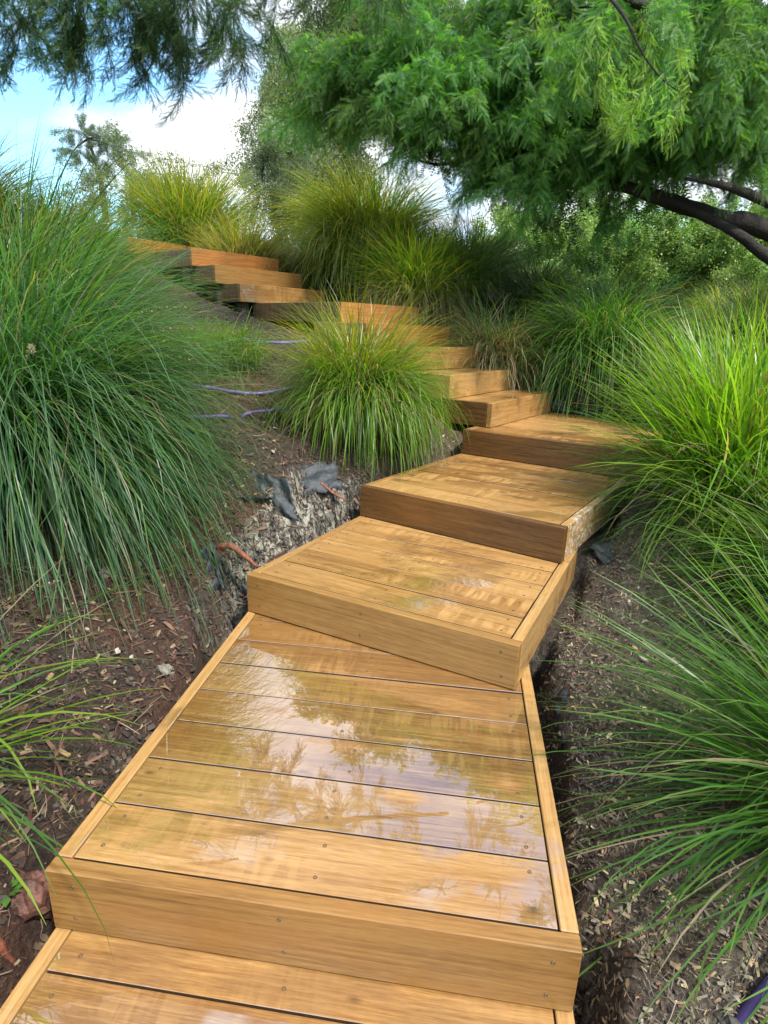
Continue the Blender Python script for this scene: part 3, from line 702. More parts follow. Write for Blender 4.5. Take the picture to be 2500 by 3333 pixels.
chips('straw_litter', 11000, (.3, 2.3, .6, 5.5), lambda x, y: nearw(x, y)*sstep(.25, .6, x-.12*y), .02, .075, straw*.62, (.016, .03), 'pale dry grass stems strewn over the right bank', .006)
chips('coarse_bark', 2600, (-2.0, -.1, .5, 6.2), lambda x, y: nearw(x, y), .018, .07, pal((.10, .045, .028), (.14, .07, .042), (.06, .032, .022), (.20, .12, .075), (.045, .028, .02)), (.07, .32), 'coarse reddish brown bark pieces strewn over the left bank', .007)
chips('root_litter', 9000, (-2.2, 0, .3, 6.0), lambda x, y: nearw(x, y), .03, .11, pal((.10, .04, .025), (.16, .07, .045), (.20, .15, .10), (.05, .03, .02)), (.02, .045), 'fine reddish root threads over the left bank', .006)

# single pieces one can pick out
def rock(name, x, y, r, mat, label, cat='stone', sq=(1, .8, .7), seed=0, zoff=0.0, rot=0.0, group=None):
    bm = bmesh.new(); bmesh.ops.create_icosphere(bm, subdivisions=3, radius=1.0); g = random.Random(seed)
    ox, oy = g.uniform(0, 50), g.uniform(0, 50)
    P = np.array([v.co for v in bm.verts])
    n_ = fbm(P[:, 0]*1.1+ox+P[:, 2], P[:, 1]*1.1+oy-P[:, 2]*.6, 1.3, 4, seed)
    n2_ = np.round(n_*5)/5
    for v, q, q2 in zip(bm.verts, n_, n2_): v.co = v.co*(1+.45*q+.35*q2); v.co.x *= sq[0]*r; v.co.y *= sq[1]*r; v.co.z *= sq[2]*r
    me = bpy.data.meshes.new(name); bm.to_mesh(me); bm.free(); me.materials.append(mat)
    o_ = link(name, me, None, (x, y, gz(x, y)+zoff), (0, 0, rot)); tag(o_, label, cat, group); return o_

def ground_hit(px, py):
    lo = None
    for Y in np.arange(.7, 12, .02):
        v = at(px, py, Y)
        if v[2] < terrain(np.array([v[0]]), np.array([v[1]]))[0][0]: return v
    return at(px, py, 5)
p = lambda px, py, Y: tuple(float(round(v, 3)) for v in at(px, py, Y))
def root_thing(name, pts, r, label, mat, cat='root', sides=7):
    return tag(tube_obj(name, pts, r, mat, None, sides, 22, .35), label, cat, None)
# knob and stones in the trench on the left
rock('root_knob', -.90, 1.18, .06, M['knob'], 'round reddish root knob with pale peeling patches beside the wet deck', 'root knob', (1, .85, 1.05), 3, .03)
rock('stone', -1.02, 1.06, .055, M['stone'], 'pale cream stone at the left edge below the reddish knob', 'stone', (.8, .7, 1.0), 5, .01)
rock('stone', -.82, 1.97, .035, M['stone'], 'grey clay lump half sunk in the left trench beside the puddled deck', 'stone', (1.1, .6, .9), 8, .0)
rock('stone', -1.12, 2.22, .035, M['stone'], 'small tan stone beside the pale one under the huge tussock', 'stone', (1.0, .9, .7), 11)
rock('stone', .84, .93, .055, M['darkstone'], 'rounded brown stone in the dark lower right corner', 'stone', (1.1, .9, .6), 14)
rock('stone', .86, 1.62, .035, M['darkstone'], 'small dark stone in the right trench', 'stone', (1.1, .9, .6), 15)
root_thing('tree_root', [(-.98, 1.02, gz(-.98, 1.02)), (-.93, 1.035, .02), (-.885, 1.05, gz(-.885, 1.05)-.02)], [.012, .017, .008], 'short stub of red root at the left corner of the wet deck', M['root'])
q = at(500, 1195, 2.5)
root_thing('tree_root', [q+(-.07, .02, .02), q+(0, .0, .035), q+(.06, -.02, .0), q+(.13, -.04, -.05)], [.012, .016, .014, .006], 'broken red brown root end sticking out of the cut bank', M['root'])
q = at(720, 1065, 3.05)
root_thing('tree_root', [q+(-.07, .02, .05), q+(0, .0, .0), q+(.07, -.02, -.03)], [.006, .008, .004], 'thin red root hanging over the clay face by the splashed deck', M['root'])
q = at(1060, 738, 5.8)
root_thing('tree_root', [q+(-.16, .0, .07), q+(0, .0, .02), q+(.18, -.02, -.03)], [.018, .024, .016], 'reddish stick lying on the slope right of the narrow steps', M['root'], 'stick')
root_thing('twig', [(-.86, 1.30, gz(-.86, 1.3)+.03), (-.80, 1.36, gz(-.8, 1.36)+.03), (-.74, 1.46, gz(-.74, 1.46)+.05)], [.006, .005, .003], 'grey twig across the trench above the root knob', M['bark'], 'twig', 5)
# little leafy weeds
def weed(x, y, n, s_, label, seed):
    g = np.random.default_rng(seed); Vv, Ff = [], []
    for k in range(n):
        an = k*2.4; el = g.uniform(.1, .9); d = np.array([math.cos(an)*math.cos(el), math.sin(an)*math.cos(el), math.sin(el)]); w = np.cross(d, (0, 0, 1)); w /= np.linalg.norm(w); L = s_*g.uniform(.6, 1)
        b_ = d*L*.3; q = [b_, b_+d*L*.35+w*L*.22, b_+d*L*.7+(0, 0, -.1*L), b_+d*L*.35-w*L*.22]; Ff.append([4*k+j for j in range(4)]); Vv += q
    c = np.tile([.10, .22, .04], (len(Vv), 1)); tag(link('weed', mesh_np('weed', Vv, [np.array(Ff)], M['blade'], c), None, (x, y, gz(x, y))), label, 'weed', 'small weeds on the soil')
v = ground_hit(1000, 735); weed(v[0], v[1], 26, .14, 'small leafy weed on the soil right of the narrow steps', 1)
v = ground_hit(1045, 772); weed(v[0], v[1], 18, .10, 'second little weed just below the leafy one by the narrow steps', 2)
v = ground_hit(25, 1960); weed(v[0], v[1], 12, .05, 'tiny green weed in the bottom left corner', 3)
# purple irrigation pipes
def pipe(pts, label, m_='pipe'): tag(tube_obj('irrigation_pipe', pts, .0125, M[m_], None, 10, 40), label, 'pipe', 'purple irrigation pipes')
def onb(px, py, Y, dz=.012):
    v = at(px, py, Y); return (v[0], v[1], gz(v[0], v[1])+dz)
def pipe_hit(pix, dz=.01): return [tuple(ground_hit(x, y)+np.array([0, 0, dz])) for x, y in pix]
pipe(pipe_hit([(390, 838), (450, 846), (500, 855), (560, 859), (620, 848), (680, 832)], .03), 'upper purple pipe sagging across the mulch between the left and middle tussocks')
pipe(pipe_hit([(400, 905), (450, 905), (490, 904)], .012)+pipe_hit([(512, 903)], -.03)+pipe_hit([(535, 899), (600, 890), (690, 872), (740, 862)], .018), 'lower purple pipe half buried in the mulch below the other')
pipe(pipe_hit([(520, 735), (560, 742), (620, 744), (680, 738)], .015), 'faint farther pipe on the grey mulch below the stacked steps')
pipe(pipe_hit([(1700, 2080), (1650, 2140), (1600, 2205), (1560, 2290)], .012), 'purple pipe in the bottom right corner, darkened to look shaded', 'shaded_pipe')
# black weed mat scraps
def matsheet(label, c, ux, uy, nx=18, ny=10, amp=.03, seed=0, ragged=.25):
    g = np.random.default_rng(seed); u = np.linspace(-1, 1, nx); v = np.linspace(-1, 1, ny); U, Vv = np.meshgrid(u, v)
    ux = np.array(ux, float); uy = np.array(uy, float); n = np.cross(ux, uy); n /= np.linalg.norm(n)
    ed = 1+ragged*fbm(U*1.3+seed, Vv*0+seed*3, 3.0, 3, seed); ee = 1+ragged*fbm(U*0+seed*5, Vv*1.3, 3.0, 3, seed+7)
    h = amp*(fbm(U+seed*2.7, Vv+seed, 1.7, 4, seed+2)*2.0+.35*np.abs(np.sin((U+Vv*.6)*4+seed)))
    P = np.array(c)+(U*ee)[..., None]*ux+(Vv*ed)[..., None]*uy+h[..., None]*n
    P2 = P-n*.0025
    V = np.concatenate([P.reshape(-1, 3), P2.reshape(-1, 3)]); ii = np.arange(nx*ny).reshape(ny, nx)
    f = np.stack([ii[:-1, :-1], ii[:-1, 1:], ii[1:, 1:], ii[1:, :-1]], -1).reshape(-1, 4)
    ring = np.concatenate([ii[0, :], ii[1:, -1], ii[-1, -2::-1], ii[-2:0:-1, 0]]); r2 = np.roll(ring, -1)
    sidef = np.stack([ring, ring+nx*ny, r2+nx*ny, r2], -1)
    tag(link('weed_mat', mesh_np('weed_mat', V, [f, f[:, ::-1]+nx*ny, sidef], M['mat'], smooth=False)), label, 'weed mat', 'torn black weed mat scraps')
def mathit(label, px, py, ux, uy, dz=.02, **k): matsheet(label, ground_hit(px, py)+np.array([0, 0, dz]), ux, uy, **k)
mathit('torn grey black weed mat flap over the top of the clay cut', 655, 1040, (.20, .06, .01), (.03, -.07, -.06), seed=1, amp=.02)
mathit('crumpled weed mat scrap hanging below the flap at the clay cut', 590, 1075, (.11, -.03, -.02), (.03, -.05, -.09), seed=2, amp=.02)
mathit('long thin edge of weed mat pointing left out of the bank', 545, 1085, (.10, .0, .0), (.0, .03, -.012), seed=3, amp=.012)
mathit('black bunched weed mat left of the red broken root', 455, 1235, (.05, .0, .02), (.02, -.03, -.10), seed=4, amp=.04)
mathit('black weed mat fold in the gap beside the rippled deck corner', 510, 1275, (.05, .02, .0), (.02, -.02, -.08), seed=5, amp=.04)
mathit('weed mat lump behind the landing below the seedling tuft', 1225, 880, (.17, .03, -.01), (.02, .05, .06), seed=6, amp=.03)
mathit('second weed mat lump further right behind the landing', 1290, 892, (.16, -.06, -.01), (.02, .06, .04), seed=7, amp=.025)
mathit('weed mat scrap under the splashed side board on the right', 1312, 1200, (.07, .02, .01), (-.02, .06, .03), seed=8, amp=.015)
mathit('thin weed mat strip in the right trench beside the puddled deck', 1212, 1560, (.02, .12, .02), (.025, -.01, .03), seed=9, amp=.015)
# chips big enough to see one by one
g = np.random.default_rng(50)
def bark_piece(x, y, L, w_, tone, label, group):
    bm = bmesh.new(); bmesh.ops.create_cube(bm, size=1)
    bmesh.ops.subdivide_edges(bm, edges=bm.edges[:], cuts=2)
    for v in bm.verts:
        v.co.x *= L*(1-.25*abs(v.co.y)); v.co.y *= w_*(1-.5*abs(v.co.x/L)); v.co.z = v.co.z*.006+.4*v.co.x**2/L+g.normal(0, .0012)
    me = bpy.data.meshes.new('bark_chip'); bm.to_mesh(me); bm.free(); me.materials.append(M[tone])
    o_ = link('bark_chip', me, None, (x, y, gz(x, y)+.01), (g.normal(0, .3), g.normal(0, .3), g.uniform(0, 6))); tag(o_, label, 'bark chip', group)
M['tan'] = plain('tan_chip', (.30, .20, .09), .7, 40, .4); M['pale'] = plain('pale_chip', (.42, .38, .30), .7, 40, .3)
for px, py, L, w_, tone, lb in [(95, 1375, .055, .016, 'tan', 'long curled tan bark chip on the dark soil at the left'), (112, 1490, .03, .016, 'tan', 'short orange tan chip below the long curled one'),
        (140, 1640, .045, .014, 'tan', 'tan splinter beside the trench above the root knob'), (300, 1290, .04, .02, 'tan', 'tan chip under the tips of the huge tussock'),
        (255, 1415, .035, .02, 'pale', 'whitish chip in the middle of the reddish left bank'), (285, 1428, .022, .014, 'pale', 'smaller whitish chip right beside the whitish one'),
        (590, 985, .03, .02, 'pale', 'pale chip on the mulch above the weed mat flap'), (1385, 1435, .055, .014, 'pale', 'long pale bark chip in the dry straw on the right bank')]:
    v = ground_hit(px, py); bark_piece(v[0], v[1], L, w_, tone, lb, 'bark chips one can pick out')

# ------------------------------------------------------------------ trees
def frond_mesh(name, L, nbr, blen, nleaf, llen, palette, seed, droop=.6, sub=3, mat=None, spread=.9, up=0.0):
    """a drooping twig along +X with feathery two ranked branchlets"""
    g = np.random.default_rng(seed); parts = []
    def twig(p0, dir0, length, droop, n):
        P = [np.array(p0, float)]; d = np.array(dir0, float); d /= np.linalg.norm(d)
        for k in range(n):
            d = d+np.array([g.normal(0, .06), g.normal(0, .06), -droop/n+g.normal(0, .04)]); d /= np.linalg.norm(d); P.append(P[-1]+d*length/n)
        return np.array(P)
    stems = [twig((0, 0, 0), (1, 0, up), L, droop, 8)]
    for k in range(sub):
        i = g.integers(1, 6); P = stems[0]; d = P[i+1]-P[i]; d /= np.linalg.norm(d)
        sd = np.cross(d, [0, 0, 1]); sd *= (1 if k % 2 else -1)
        stems.append(twig(P[i], d+sd*g.uniform(.5, 1.0)+np.array([0, 0, g.normal(-.1, .25)]), L*g.uniform(.35, .6), droop*.8, 6))
    for si, P in enumerate(stems):
        V, F, cap = tube(P, np.linspace(.004, .0012, len(P)) if si == 0 else np.linspace(.0022, .001, len(P)), 3)
        parts.append((V, F, np.tile([.07, .05, .025], (len(V), 1))))
        nb = nbr if si == 0 else max(6, int(nbr*.5))
        for k in range(nb):
            u = (k+.5+g.uniform(-.3, .3))/nb*.96+.04; fi = u*(len(P)-1); i = min(int(fi), len(P)-2); q = P[i]+(P[i+1]-P[i])*(fi-i)
            d = P[i+1]-P[i]; d /= np.linalg.norm(d); r = g.normal(0, 1, 3); sd = np.cross(d, r); sd /= np.linalg.norm(sd)+1e-9
            bd = d*g.uniform(.35, 1.0)+sd*spread+np.array([0, 0, -.25]); bd /= np.linalg.norm(bd)
            bl = blen*g.uniform(.55, 1.1)*(1-.35*u)
            bn = np.cross(bd, g.normal(0, 1, 3)); bn /= np.linalg.norm(bn); bs_ = np.cross(bd, bn)
            s = (np.arange(nleaf)+.5)/nleaf
            cur = q[None, :]+bd[None, :]*(s*bl)[:, None]+np.array([0, 0, -1.0])[None, :]*(.25*bl*s**2)[:, None]
            lw = llen*(1-.55*np.abs(s-.35)); half = bl/nleaf*.36
            for sgn in (1, -1):
                tip = cur+bs_[None, :]*(sgn*lw)[:, None]+bd[None, :]*(lw*.55)[:, None]+bn[None, :]*(g.normal(0, .18, nleaf)*lw)[:, None]
                a = cur-bd*half; b = cur+bd*half
                V = np.stack([a, b, tip], 1).reshape(-1, 3); F = np.arange(nleaf*3).reshape(-1, 3)
                c = palette[g.integers(0, len(palette))]*g.uniform(.75, 1.25)
                parts.append((V, np.concatenate([F, F[:, 2:]], 1), np.tile(c, (len(V), 1))))
    V, F, c = join(parts)
    q4 = F[F[:, 2] != F[:, 3]]; t3 = F[F[:, 2] == F[:, 3]][:, :3]
    return mesh_np(name, V, [q4, t3], mat or M['leaf'], c)
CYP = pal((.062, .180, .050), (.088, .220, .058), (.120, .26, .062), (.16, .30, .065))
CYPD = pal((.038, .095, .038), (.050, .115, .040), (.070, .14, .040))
CYPB = pal((.16, .33, .05), (.21, .38, .05), (.26, .40, .06))  # brighter leaf colours standing in for sun on the front sprays
SPR = [frond_mesh('foliage_spray', 1.0, 52, .16, 11, .022, CYP, 100+k, .7, 11) for k in range(5)]
SPRF = [frond_mesh('foliage_spray', .60, 40, .13, 13, .016, CYP, 120+k, .5, 4) for k in range(3)]
SPRB = [frond_mesh('foliage_spray', .62, 30, .13, 15, .012, CYPB, 140+k, 1.3, 4) for k in range(3)]
SPRD = [frond_mesh('foliage_spray', .62, 34, .10, 11, .011, CYPD, 160+k, 1.9, 5, spread=.7) for k in range(4)]
def orient(d, roll=0.0):
    d = Vector(d).normalized()
    z = Vector((0, 0, 1)); y = z.cross(d)
    if y.length < 1e-3: y = Vector((0, 1, 0))
    y.normalize(); z = d.cross(y)
    return (Matrix((d, y, z)).transposed() @ Matrix.Rotation(roll, 3, 'X')).to_euler()
def spray(parent, meshes, pos, d, s, roll=0.0):
    return link('foliage_spray', random.choice(meshes), parent, pos, orient(d, roll), float(s))
# --- the big cypress on the right
tree = empty('cypress_tree', (0, 0, 0)); tag(tree, 'big feathery swamp cypress leaning over the slope on the right with low dark limbs', 'tree')
TB = np.array([6.2, 6.9, 1.2])
tube_obj('trunk', [TB+(0, 0, -.5), TB+(-.05, 0, 1.2), TB+(-.3, .2, 3.5), TB+(-.5, .3, 6.5)], [.34, .27, .2, .1], M['bark'], tree, 12, 30, .15)
limbs = {
    'a': [TB+(-.1, 0, .5), p(1659, 500, 6.4), p(1560, 472, 6.2), p(1440, 432, 6.1), p(1330, 398, 6.2), p(1200, 372, 6.5), p(1060, 330, 7.0), p(930, 280, 7.5)],
    'b': [TB+(-.15, -.1, .2), p(1700, 580, 5.9), p(1600, 510, 5.9), p(1490, 452, 6.0), p(1400, 418, 6.1)],
    'c': [TB+(-.1, .1, 1.3), p(1660, 352, 6.3), p(1590, 305, 6.1), p(1480, 270, 6.0), p(1350, 240, 5.9), p(1220, 225, 5.8)],
    'd': [p(1230, 380, 6.4), p(1185, 290, 6.4), p(1170, 190, 6.4), p(1162, 60, 6.5), p(1150, -120, 6.6)],
    'e': [TB+(-.2, 0, 2.2), p(1640, 130, 6.0), p(1520, 60, 5.6), p(1380, 10, 5.3), p(1200, -60, 5.2)],
    'f': [TB+(-.2, 0, .9), p(1640, 430, 5.8), p(1560, 400, 5.5), p(1480, 385, 5.4)],
    'g': [p(1170, 190, 6.4), p(1040, 150, 6.6), p(900, 130, 7.0), p(770, 160, 7.4)],
    'h': [p(1060, 330, 7.0), p(950, 355, 6.9), p(860, 330, 7.1)],
}
lr = dict(a=[.10, .09, .075, .065, .05, .04, .025, .012], b=[.07, .055, .045, .035, .02], c=[.08, .06, .05, .035, .02, .01], d=[.05, .045, .04, .03, .015], e=[.1, .07, .05, .03, .012], f=[.05, .04, .03, .012], g=[.03, .02, .015, .008], h=[.025, .015, .006])
for k, v in limbs.items(): tube_obj('limb', v, lr[k], M['bark'], tree, 9, 30, .2)
trng = np.random.default_rng(9)
# crown: clumps at (pixel of its centre seen from the path, distance, radius, count)
clumps = [(730, 165, 7.6, .34, 6), (800, 110, 7.4, .42, 9), (790, 205, 7.5, .30, 6), (880, 180, 7.1, .46, 11), (960, 240, 6.9, .40, 9), (1000, 110, 7.0, .5, 12), (1060, 300, 6.7, .38, 8),
          (900, 40, 7.4, .5, 9), (1020, 10, 7.0, .5, 9), (1130, 260, 6.5, .5, 13), (1140, 120, 6.8, .5, 12), (1170, 345, 6.4, .3, 6), (1260, 220, 6.4, .5, 12), (1240, 40, 6.6, .6, 12),
          (1360, 240, 6.4, .45, 11), (1380, 90, 6.2, .5, 11), (1480, 190, 6.2, .5, 11), (1570, 240, 6.0, .42, 9), (1500, 50, 5.9, .5, 10), (1620, 120, 5.8, .5, 10), (1640, 290, 6.0, .4, 6), (1360, -50, 6.2, .6, 9), (1120, -60, 6.8, .6, 9), (1620, -20, 5.4, .5, 9),
          (1460, 300, 6.2, .35, 7), (1330, 330, 6.4, .3, 5), (1100, 200, 8.0, .8, 10), (1300, 150, 7.8, .8, 9), (1700, 230, 6.8, .7, 7), (1230, 300, 7.4, .5, 6)]
tw = []
allp = np.concatenate([spline(v, 40) for v in limbs.values()])
ns = 0
for px, py, Y, r, n in clumps:
    Y = Y-.4 if px < 1010 else Y
    c = at(px, py, Y)
    for k in range(n):
        d = trng.normal(0, 1, 3); d /= np.linalg.norm(d); d[2] = d[2]*.75; pos = c+d*r*trng.uniform(.1, 1.0)**.6
        out_ = pos-(c+np.array([.35, .3, -.1])); out_ /= np.linalg.norm(out_)+1e-6
        dr = np.array([-.35, -.45, -.15])+out_*.9+trng.normal(0, .25, 3)
        spray(tree, SPR, pos-dr/np.linalg.norm(dr)*.4, dr, trng.uniform(.7, 1.15), trng.uniform(-.5, .5)); ns += 1
        if k % 3 == 0:
            j = allp[np.argmin(((allp-pos)**2).sum(1))]
            if np.linalg.norm(j-pos) < 2.0: tw.append(np.array([j, (j+pos)/2+(0, 0, .08), pos]))
parts = []
for q3 in tw:
    P = spline(q3, 8); V, F, cap = tube(P, np.linspace(.014, .004, 8), 4); parts.append((V, F, np.zeros((len(V), 3))))
V, F, c_ = join(parts); o2_ = None
inner = []
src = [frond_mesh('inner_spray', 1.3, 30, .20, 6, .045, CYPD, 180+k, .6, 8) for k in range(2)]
def mesh_arrays(me):
    v = np.empty(len(me.vertices)*3, np.float32); me.vertices.foreach_get('co', v); v = v.reshape(-1, 3)
    q4 = np.array([list(pl.vertices) for pl in me.polygons if len(pl.vertices) == 4]); q3 = np.array([list(pl.vertices) for pl in me.polygons if len(pl.vertices) == 3])
    c = np.empty(len(me.vertices)*4, np.float32); me.color_attributes['tint'].data.foreach_get('color', c); return v, q4, q3, c.reshape(-1, 4)[:, :3]
arr = [mesh_arrays(m_) for m_ in src]
Vs, F4, F3, Cs, o_n = [], [], [], [], 0
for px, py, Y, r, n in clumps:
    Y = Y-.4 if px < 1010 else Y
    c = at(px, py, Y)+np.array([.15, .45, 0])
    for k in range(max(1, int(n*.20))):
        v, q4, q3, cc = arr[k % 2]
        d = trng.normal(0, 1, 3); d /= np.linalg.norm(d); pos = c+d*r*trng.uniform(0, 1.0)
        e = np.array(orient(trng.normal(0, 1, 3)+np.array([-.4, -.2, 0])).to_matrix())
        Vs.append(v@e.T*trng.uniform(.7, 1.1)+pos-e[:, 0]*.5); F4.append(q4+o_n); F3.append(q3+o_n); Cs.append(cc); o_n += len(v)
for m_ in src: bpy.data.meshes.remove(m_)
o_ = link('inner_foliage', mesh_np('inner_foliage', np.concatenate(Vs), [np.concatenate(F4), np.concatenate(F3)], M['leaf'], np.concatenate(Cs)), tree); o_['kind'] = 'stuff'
o_ = link('twigs', mesh_np('twigs', V, [F], M['bark']), tree); o_['kind'] = 'stuff'
# front hanging branch, its sunlit look painted in by brighter leaf colours
hb = [p(1270, -60, 4.6), p(1345, 30, 4.3), p(1385, 110, 4.2), p(1440, 180, 4.1), p(1500, 210, 4.05)]
tube_obj('limb', hb, [.012, .01, .007, .004, .002], M['bark'], tree, 6, 20)
for px, py, Y, dx, dz, s in [(1330, 60, 4.2, -.5, -.8, .75), (1300, 110, 4.2, -.3, -1, .8), (1360, 100, 4.15, -.1, -1, .75), (1390, 130, 4.1, .3, -.8, .75), (1430, 150, 4.05, .5, -.6, .7), (1320, 150, 4.15, -.2, -1, .7),
                            (1460, 180, 4.0, .6, -.9, .6), (1410, 170, 4.05, .1, -1, .6), (1350, 180, 4.1, -.3, -1, .55), (1300, 20, 4.3, -.6, -.5, .8), (1380, 30, 4.2, .6, -.5, .8), (1430, 80, 4.2, .8, -.4, .75)]:
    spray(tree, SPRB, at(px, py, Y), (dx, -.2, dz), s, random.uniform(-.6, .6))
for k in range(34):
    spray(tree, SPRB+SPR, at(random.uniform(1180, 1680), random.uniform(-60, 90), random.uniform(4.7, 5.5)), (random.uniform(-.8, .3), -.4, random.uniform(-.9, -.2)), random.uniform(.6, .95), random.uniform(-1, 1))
# a few near light tufts standing out from the dark mass
for px, py, Y, s in [(1040, 190, 5.6, .7), (840, 215, 6.2, .7), (1080, 390, 5.6, .55), (1110, 345, 5.5, .55), (930, 240, 6.1, .7), (700, 215, 7.2, .6), (1280, 410, 5.0, .4), (1600, 120, 4.6, .6), (1650, 60, 4.6, .6), (1180, 80, 5.8, .7), (880, 60, 6.4, .8)]:
    for q in range(2): spray(tree, SPRF, at(px, py, Y), (random.uniform(-1, .2), -.6, random.uniform(-.6, .1)), s*random.uniform(.8, 1.2), random.uniform(-1, 1))
print('cypress sprays', ns)
# --- the overhanging branch top left
ot = empty('overhanging_cypress', (0, 0, 0)); tag(ot, 'dark cypress boughs hanging into the sky at the top left', 'tree')
OB = np.array([-6.2, 3.8, 1.6])
tube_obj('trunk', [OB+(0, 0, -.4), OB+(0, 0, 1.5), OB+(.1, 0, 4.0), OB+(.2, -.1, 7.0)], [.3, .26, .2, .1], M['bark'], ot, 12, 24, .15)
ol = {'a': [OB+(0, 0, 2.2), (-4.2, 4.6, 4.15), (-2.6, 4.9, 4.2), (-1.2, 5.0, 4.15), (-.1, 5.1, 4.05), (.8, 5.1, 3.95)], 'b': [OB+(0, 0, 3.4), (-4, 4.6, 5.8), (-2, 5.0, 6.0), (0, 5.1, 6.0), (2.4, 5.1, 5.9)],
      'c': [(-4.2, 4.6, 4.15), (-3.0, 4.2, 4.0), (-2.1, 4.3, 3.95), (-1.3, 4.4, 3.9)]}
for k, v in ol.items(): tube_obj('limb', v, [.12, .09, .06, .03, .012], M['bark'], ot, 8, 30, .2)
def hang(px, bot, Y, n, s=(.75, 1.1)):
    for k in range(n):
        x = px+random.uniform(-45, 45); b = bot-random.uniform(0, 1)**1.5*150
        L = random.uniform(*s); e = at(x, b, Y+random.uniform(-.25, .25))
        spray(ot, SPRD, (e[0]-.12*L, e[1], e[2]+.52*L), (random.uniform(-.2, .6), random.uniform(-.3, .3), random.uniform(-.9, -.35)), L, random.uniform(-1, 1))
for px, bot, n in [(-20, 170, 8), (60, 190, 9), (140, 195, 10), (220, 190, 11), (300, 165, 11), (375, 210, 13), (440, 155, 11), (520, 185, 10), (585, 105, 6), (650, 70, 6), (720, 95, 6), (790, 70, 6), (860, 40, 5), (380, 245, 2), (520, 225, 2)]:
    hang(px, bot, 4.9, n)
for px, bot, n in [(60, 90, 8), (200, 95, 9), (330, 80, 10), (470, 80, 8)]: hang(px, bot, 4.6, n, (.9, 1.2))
# high boughs above the path (mirrored in the puddles)
for k in range(16):
    x = random.uniform(-.4, 2.6); y = random.uniform(4.4, 6.0); z = random.uniform(5.0, 6.0)+.25*(y-5)
    spray(ot, SPRD, (x, y, z), (random.uniform(-1, 1), random.uniform(-1, 1), -.5), random.uniform(1.5, 2.3), random.uniform(-1, 1))

# --- trees and shrubs further off
def leafspray(name, L, n, ll, lw, palette, seed, droop, hang=.5):
    g = np.random.default_rng(seed); parts = []
    P = [np.zeros(3)]; d = np.array([1, 0, .1])
    for k in range(8): d = d+np.array([0, g.normal(0, .1), -droop/8]); d /= np.linalg.norm(d); P.append(P[-1]+d*L/8)
    P = np.array(P); V, F, cap = tube(P, np.linspace(.008, .002, 9), 3); parts.append((V, F, np.tile([.06, .05, .035], (len(V), 1))))
    u = g.random(n)**.8*8; i = np.minimum(u.astype(int), 7); q = P[i]+(P[i+1]-P[i])*(u-i)[:, None]+g.normal(0, L*.10, (n, 3))
    dd = g.normal(0, 1, (n, 3)); dd[:, 2] -= hang*2; dd /= np.linalg.norm(dd, axis=1)[:, None]
    w = np.cross(dd, g.normal(0, 1, (n, 3))); w /= np.linalg.norm(w, axis=1)[:, None]
    l = ll*g.uniform(.6, 1.2, n)[:, None]
    V = np.stack([q, q+dd*l*.45+w*lw*.5, q+dd*l, q+dd*l*.45-w*lw*.5], 1).reshape(-1, 3)
    c = palette[g.integers(0, len(palette), n)]*g.uniform(.7, 1.3, (n, 1))
    parts.append((V, np.arange(n*4).reshape(-1, 4), np.repeat(c, 4, 0)))
    V, F, c = join(parts); return mesh_np(name, V, [F], M['far_leaf'], c)
WIL = pal((.17, .23, .11), (.21, .27, .13), (.15, .21, .11), (.26, .29, .13))
GUM = pal((.10, .15, .10), (.13, .18, .12), (.16, .20, .13))
SHR = pal((.14, .25, .06), (.19, .30, .07), (.24, .34, .09))
GREY = pal((.12, .17, .10), (.15, .20, .12), (.19, .23, .14))
WS = [leafspray('foliage_spray', 1.5, 1200, .11, .026, WIL, 200+k, 1.6, .9) for k in range(3)]
GS = [leafspray('foliage_spray', 1.6, 700, .13, .05, GUM, 210+k, .4, .2) for k in range(3)]
SS = [leafspray('foliage_spray', 1.3, 800, .10, .055, SHR, 220+k, .3, .1) for k in range(3)]
ES = [leafspray('foliage_spray', 1.0, 300, .085, .032, GREY, 230+k, .8, .6) for k in range(3)]
def simple_tree(name, label, cat, base, trunk_pts, tr, blobs, meshes, srange, seed, group=None, down=0.0):
    root = empty(name, base); tag(root, label, cat, group); g = np.random.default_rng(seed); base = np.array(base, float)
    tube_obj('trunk', [np.array(q)-base for q in trunk_pts], tr, M['bark'], root, 8, 20, .15)
    top = np.array(trunk_pts[-1])-base; allq = np.array(trunk_pts)-base
    for c, r, n in blobs:
        c = np.array(c)-base; j = allq[np.argmin(((allq-c)**2).sum(1))]
        tube_obj('limb', [j, (j+c)/2+(0, 0, .1), c], [tr[-1]*1.2, tr[-1]*.7, tr[-1]*.3], M['bark'], root, 5, 8)
        for k in range(n):
            d = g.normal(0, 1, 3); d /= np.linalg.norm(d); pos = c+d*np.array(r)*g.uniform(.15, 1)**.5
            dr = d+np.array([0, 0, -down])+g.normal(0, .2, 3)
            random.seed(seed*1000+k)
            spray(root, meshes, pos, dr, g.uniform(*srange), g.uniform(-1, 1))
    return root
b0 = p(690, 560, 13.5)
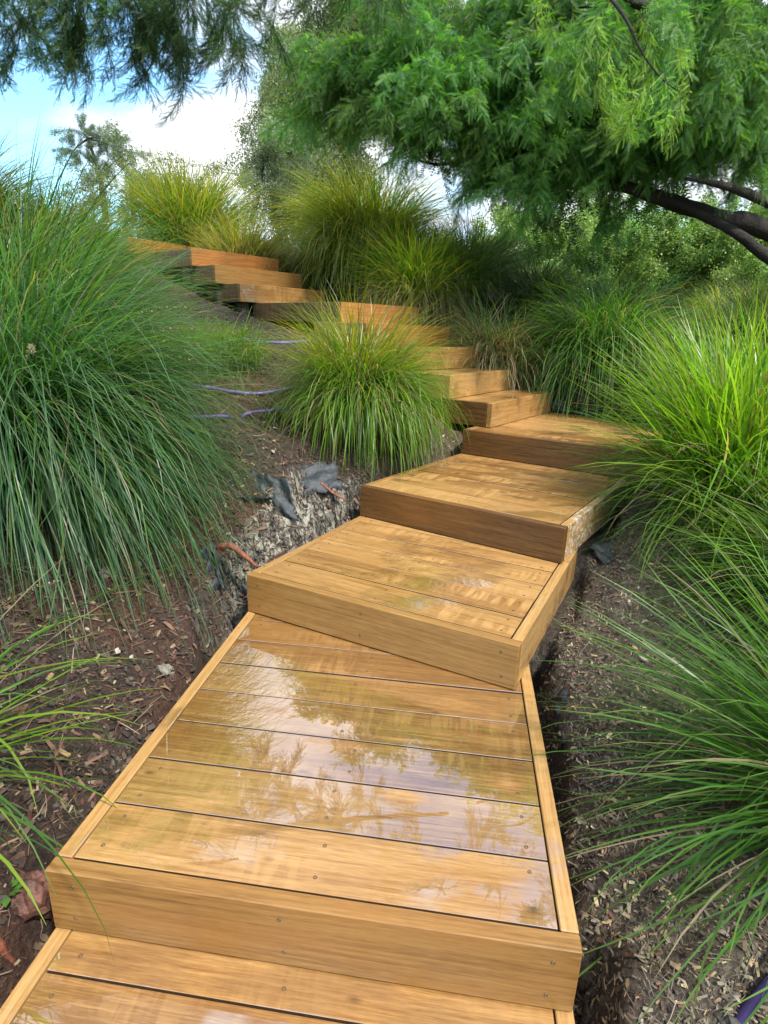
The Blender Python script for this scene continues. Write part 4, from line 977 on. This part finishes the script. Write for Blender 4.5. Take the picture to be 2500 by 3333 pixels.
simple_tree('willow_tree', 'pale olive weeping tree rising behind the golden tussock, left of the cypress', 'tree', (b0[0], b0[1], b0[2]-1), [(b0[0], b0[1], b0[2]-1), p(690, 400, 13.5), p(690, 200, 13.5), p(720, 40, 13.6)], [.2, .16, .1, .04],
            [(p(660, 130, 13), (.7, .6, .6), 27), (p(720, 60, 13.2), (.8, .6, .7), 27), (p(650, 220, 12.8), (.6, .6, .7), 27), (p(720, 200, 13), (.7, .6, .7), 22), (p(640, 310, 12.8), (.5, .5, .6), 25), (p(700, 320, 12.8), (.6, .5, .6), 22),
             (p(800, 60, 13.4), (.9, .6, .7), 22), (p(880, 10, 13.4), (.9, .6, .6), 20), (p(780, -60, 13.4), (1.2, .6, .6), 22), (p(650, 390, 12.6), (.6, .5, .4), 20), (p(760, 130, 13.2), (.6, .5, .6), 15)], WS, (.5, .9), 3, None, 1.1)
b0 = p(540, 480, 11)
simple_tree('shrub', 'thin grey leaved shrub standing against the bright cloud beside the willow', 'shrub', b0, [b0, p(560, 420, 11), p(570, 350, 11)], [.04, .03, .012],
            [(p(590, 380, 11), (.35, .3, .3), 16), (p(560, 330, 11), (.25, .2, .2), 7), (p(520, 385, 11), (.3, .3, .2), 7), (p(620, 330, 11), (.3, .3, .3), 10), (p(475, 370, 11.2), (.3, .2, .15), 4), (p(530, 420, 11), (.5, .3, .2), 9)], ES, (.35, .6), 4, 'shrubs behind the tussocks')
b0 = p(290, 480, 12)
simple_tree('shrub', 'soft green shrub in the dip left of the fan shaped tussock', 'shrub', b0, [b0, p(285, 430, 12), p(285, 390, 12)], [.05, .04, .02],
            [(p(270, 375, 12), (.5, .4, .3), 14), (p(310, 400, 12), (.5, .4, .35), 14), (p(250, 420, 12), (.5, .4, .4), 12), (p(320, 450, 12), (.5, .4, .3), 12)], ES, (.5, .8), 5, 'shrubs behind the tussocks')
b0 = p(230, 480, 66)
simple_tree('gum_tree', 'distant open crowned gum tree on the left skyline', 'tree', b0, [b0, p(215, 380, 66), p(190, 300, 66)], [.35, .25, .1],
            [(p(175, 285, 66), (1.3, 1, .35), 16), (p(215, 300, 66), (1.2, 1, .35), 14), (p(250, 318, 66), (1.2, 1, .3), 12), (p(278, 326, 66), (.7, .7, .2), 6), (p(160, 325, 66), (1.2, 1, .35), 10), (p(235, 345, 66), (1.3, 1, .3), 9), (p(190, 350, 66), (1.5, 1, .4), 12)], GS, (.6, 1.0), 6)
k = 0
for px, py, Y, r, lb in [(1260, 500, 22, 1.5, 'sunlit pale green bush in the gap left of the cypress limb'), (1350, 520, 20, 1.5, 'sunlit pale green bush directly below the cypress limb'), (1440, 510, 23, 1.7, 'sunlit rounded bush right of the gap under the limb'),
                         (1540, 530, 20, 1.5, 'sunlit bush between the forking lower limbs and the field'), (1640, 540, 19, 1.5, 'sunlit bush at the right edge of the field'), (1720, 480, 24, 2.2, 'taller sunlit bush beyond the right edge limbs'),
                         (1180, 500, 24, 1.8, 'sunlit bush mostly hidden behind the shaded tussocks')]:
    c = at(px, py+15, Y); b0 = (c[0], c[1], c[2]-2.4)
    simple_tree('bush', lb, 'bush', b0, [b0, (c[0], c[1], c[2]-1), (c[0], c[1], c[2])], [.1, .08, .03], [((c[0]-.7, c[1], c[2]-.9), (r, 1, 1.0), 20), ((c[0]+.7, c[1], c[2]-.9), (r, 1, 1.0), 20), (tuple(c), (r, 1, .9), 24)], SS, (.7, 1.1), 60+k, 'sunlit bushes beyond the cypress'); k += 1
# far treeline
for k, (x, y, h, lb) in enumerate([(16, 46, 5, 'far green tree low on the right skyline'), (27, 44, 6, 'far green tree at the right end of the skyline'), (9, 52, 5, 'far green tree behind the cypress'), (-3, 50, 5, 'far green tree behind the weeping willow'), (-10, 55, 4, 'far green tree behind the fan shaped tussock'), (-32, 60, 6, 'far green tree at the left of the skyline')]):
    z = gz(x, y)
    simple_tree('far_tree', lb, 'tree', (x, y, z), [(x, y, z), (x, y, z+h*.5), (x, y, z+h*.9)], [.25, .2, .08], [((x, y, z+h*.75), (3.5, 3, h*.3), 24), ((x-2, y, z+h*.5), (3, 3, h*.3), 20), ((x+2, y, z+h*.5), (3, 3, h*.3), 20)], SS if k < 3 else GS, (1.6, 2.4), 90+k, 'trees on the skyline')
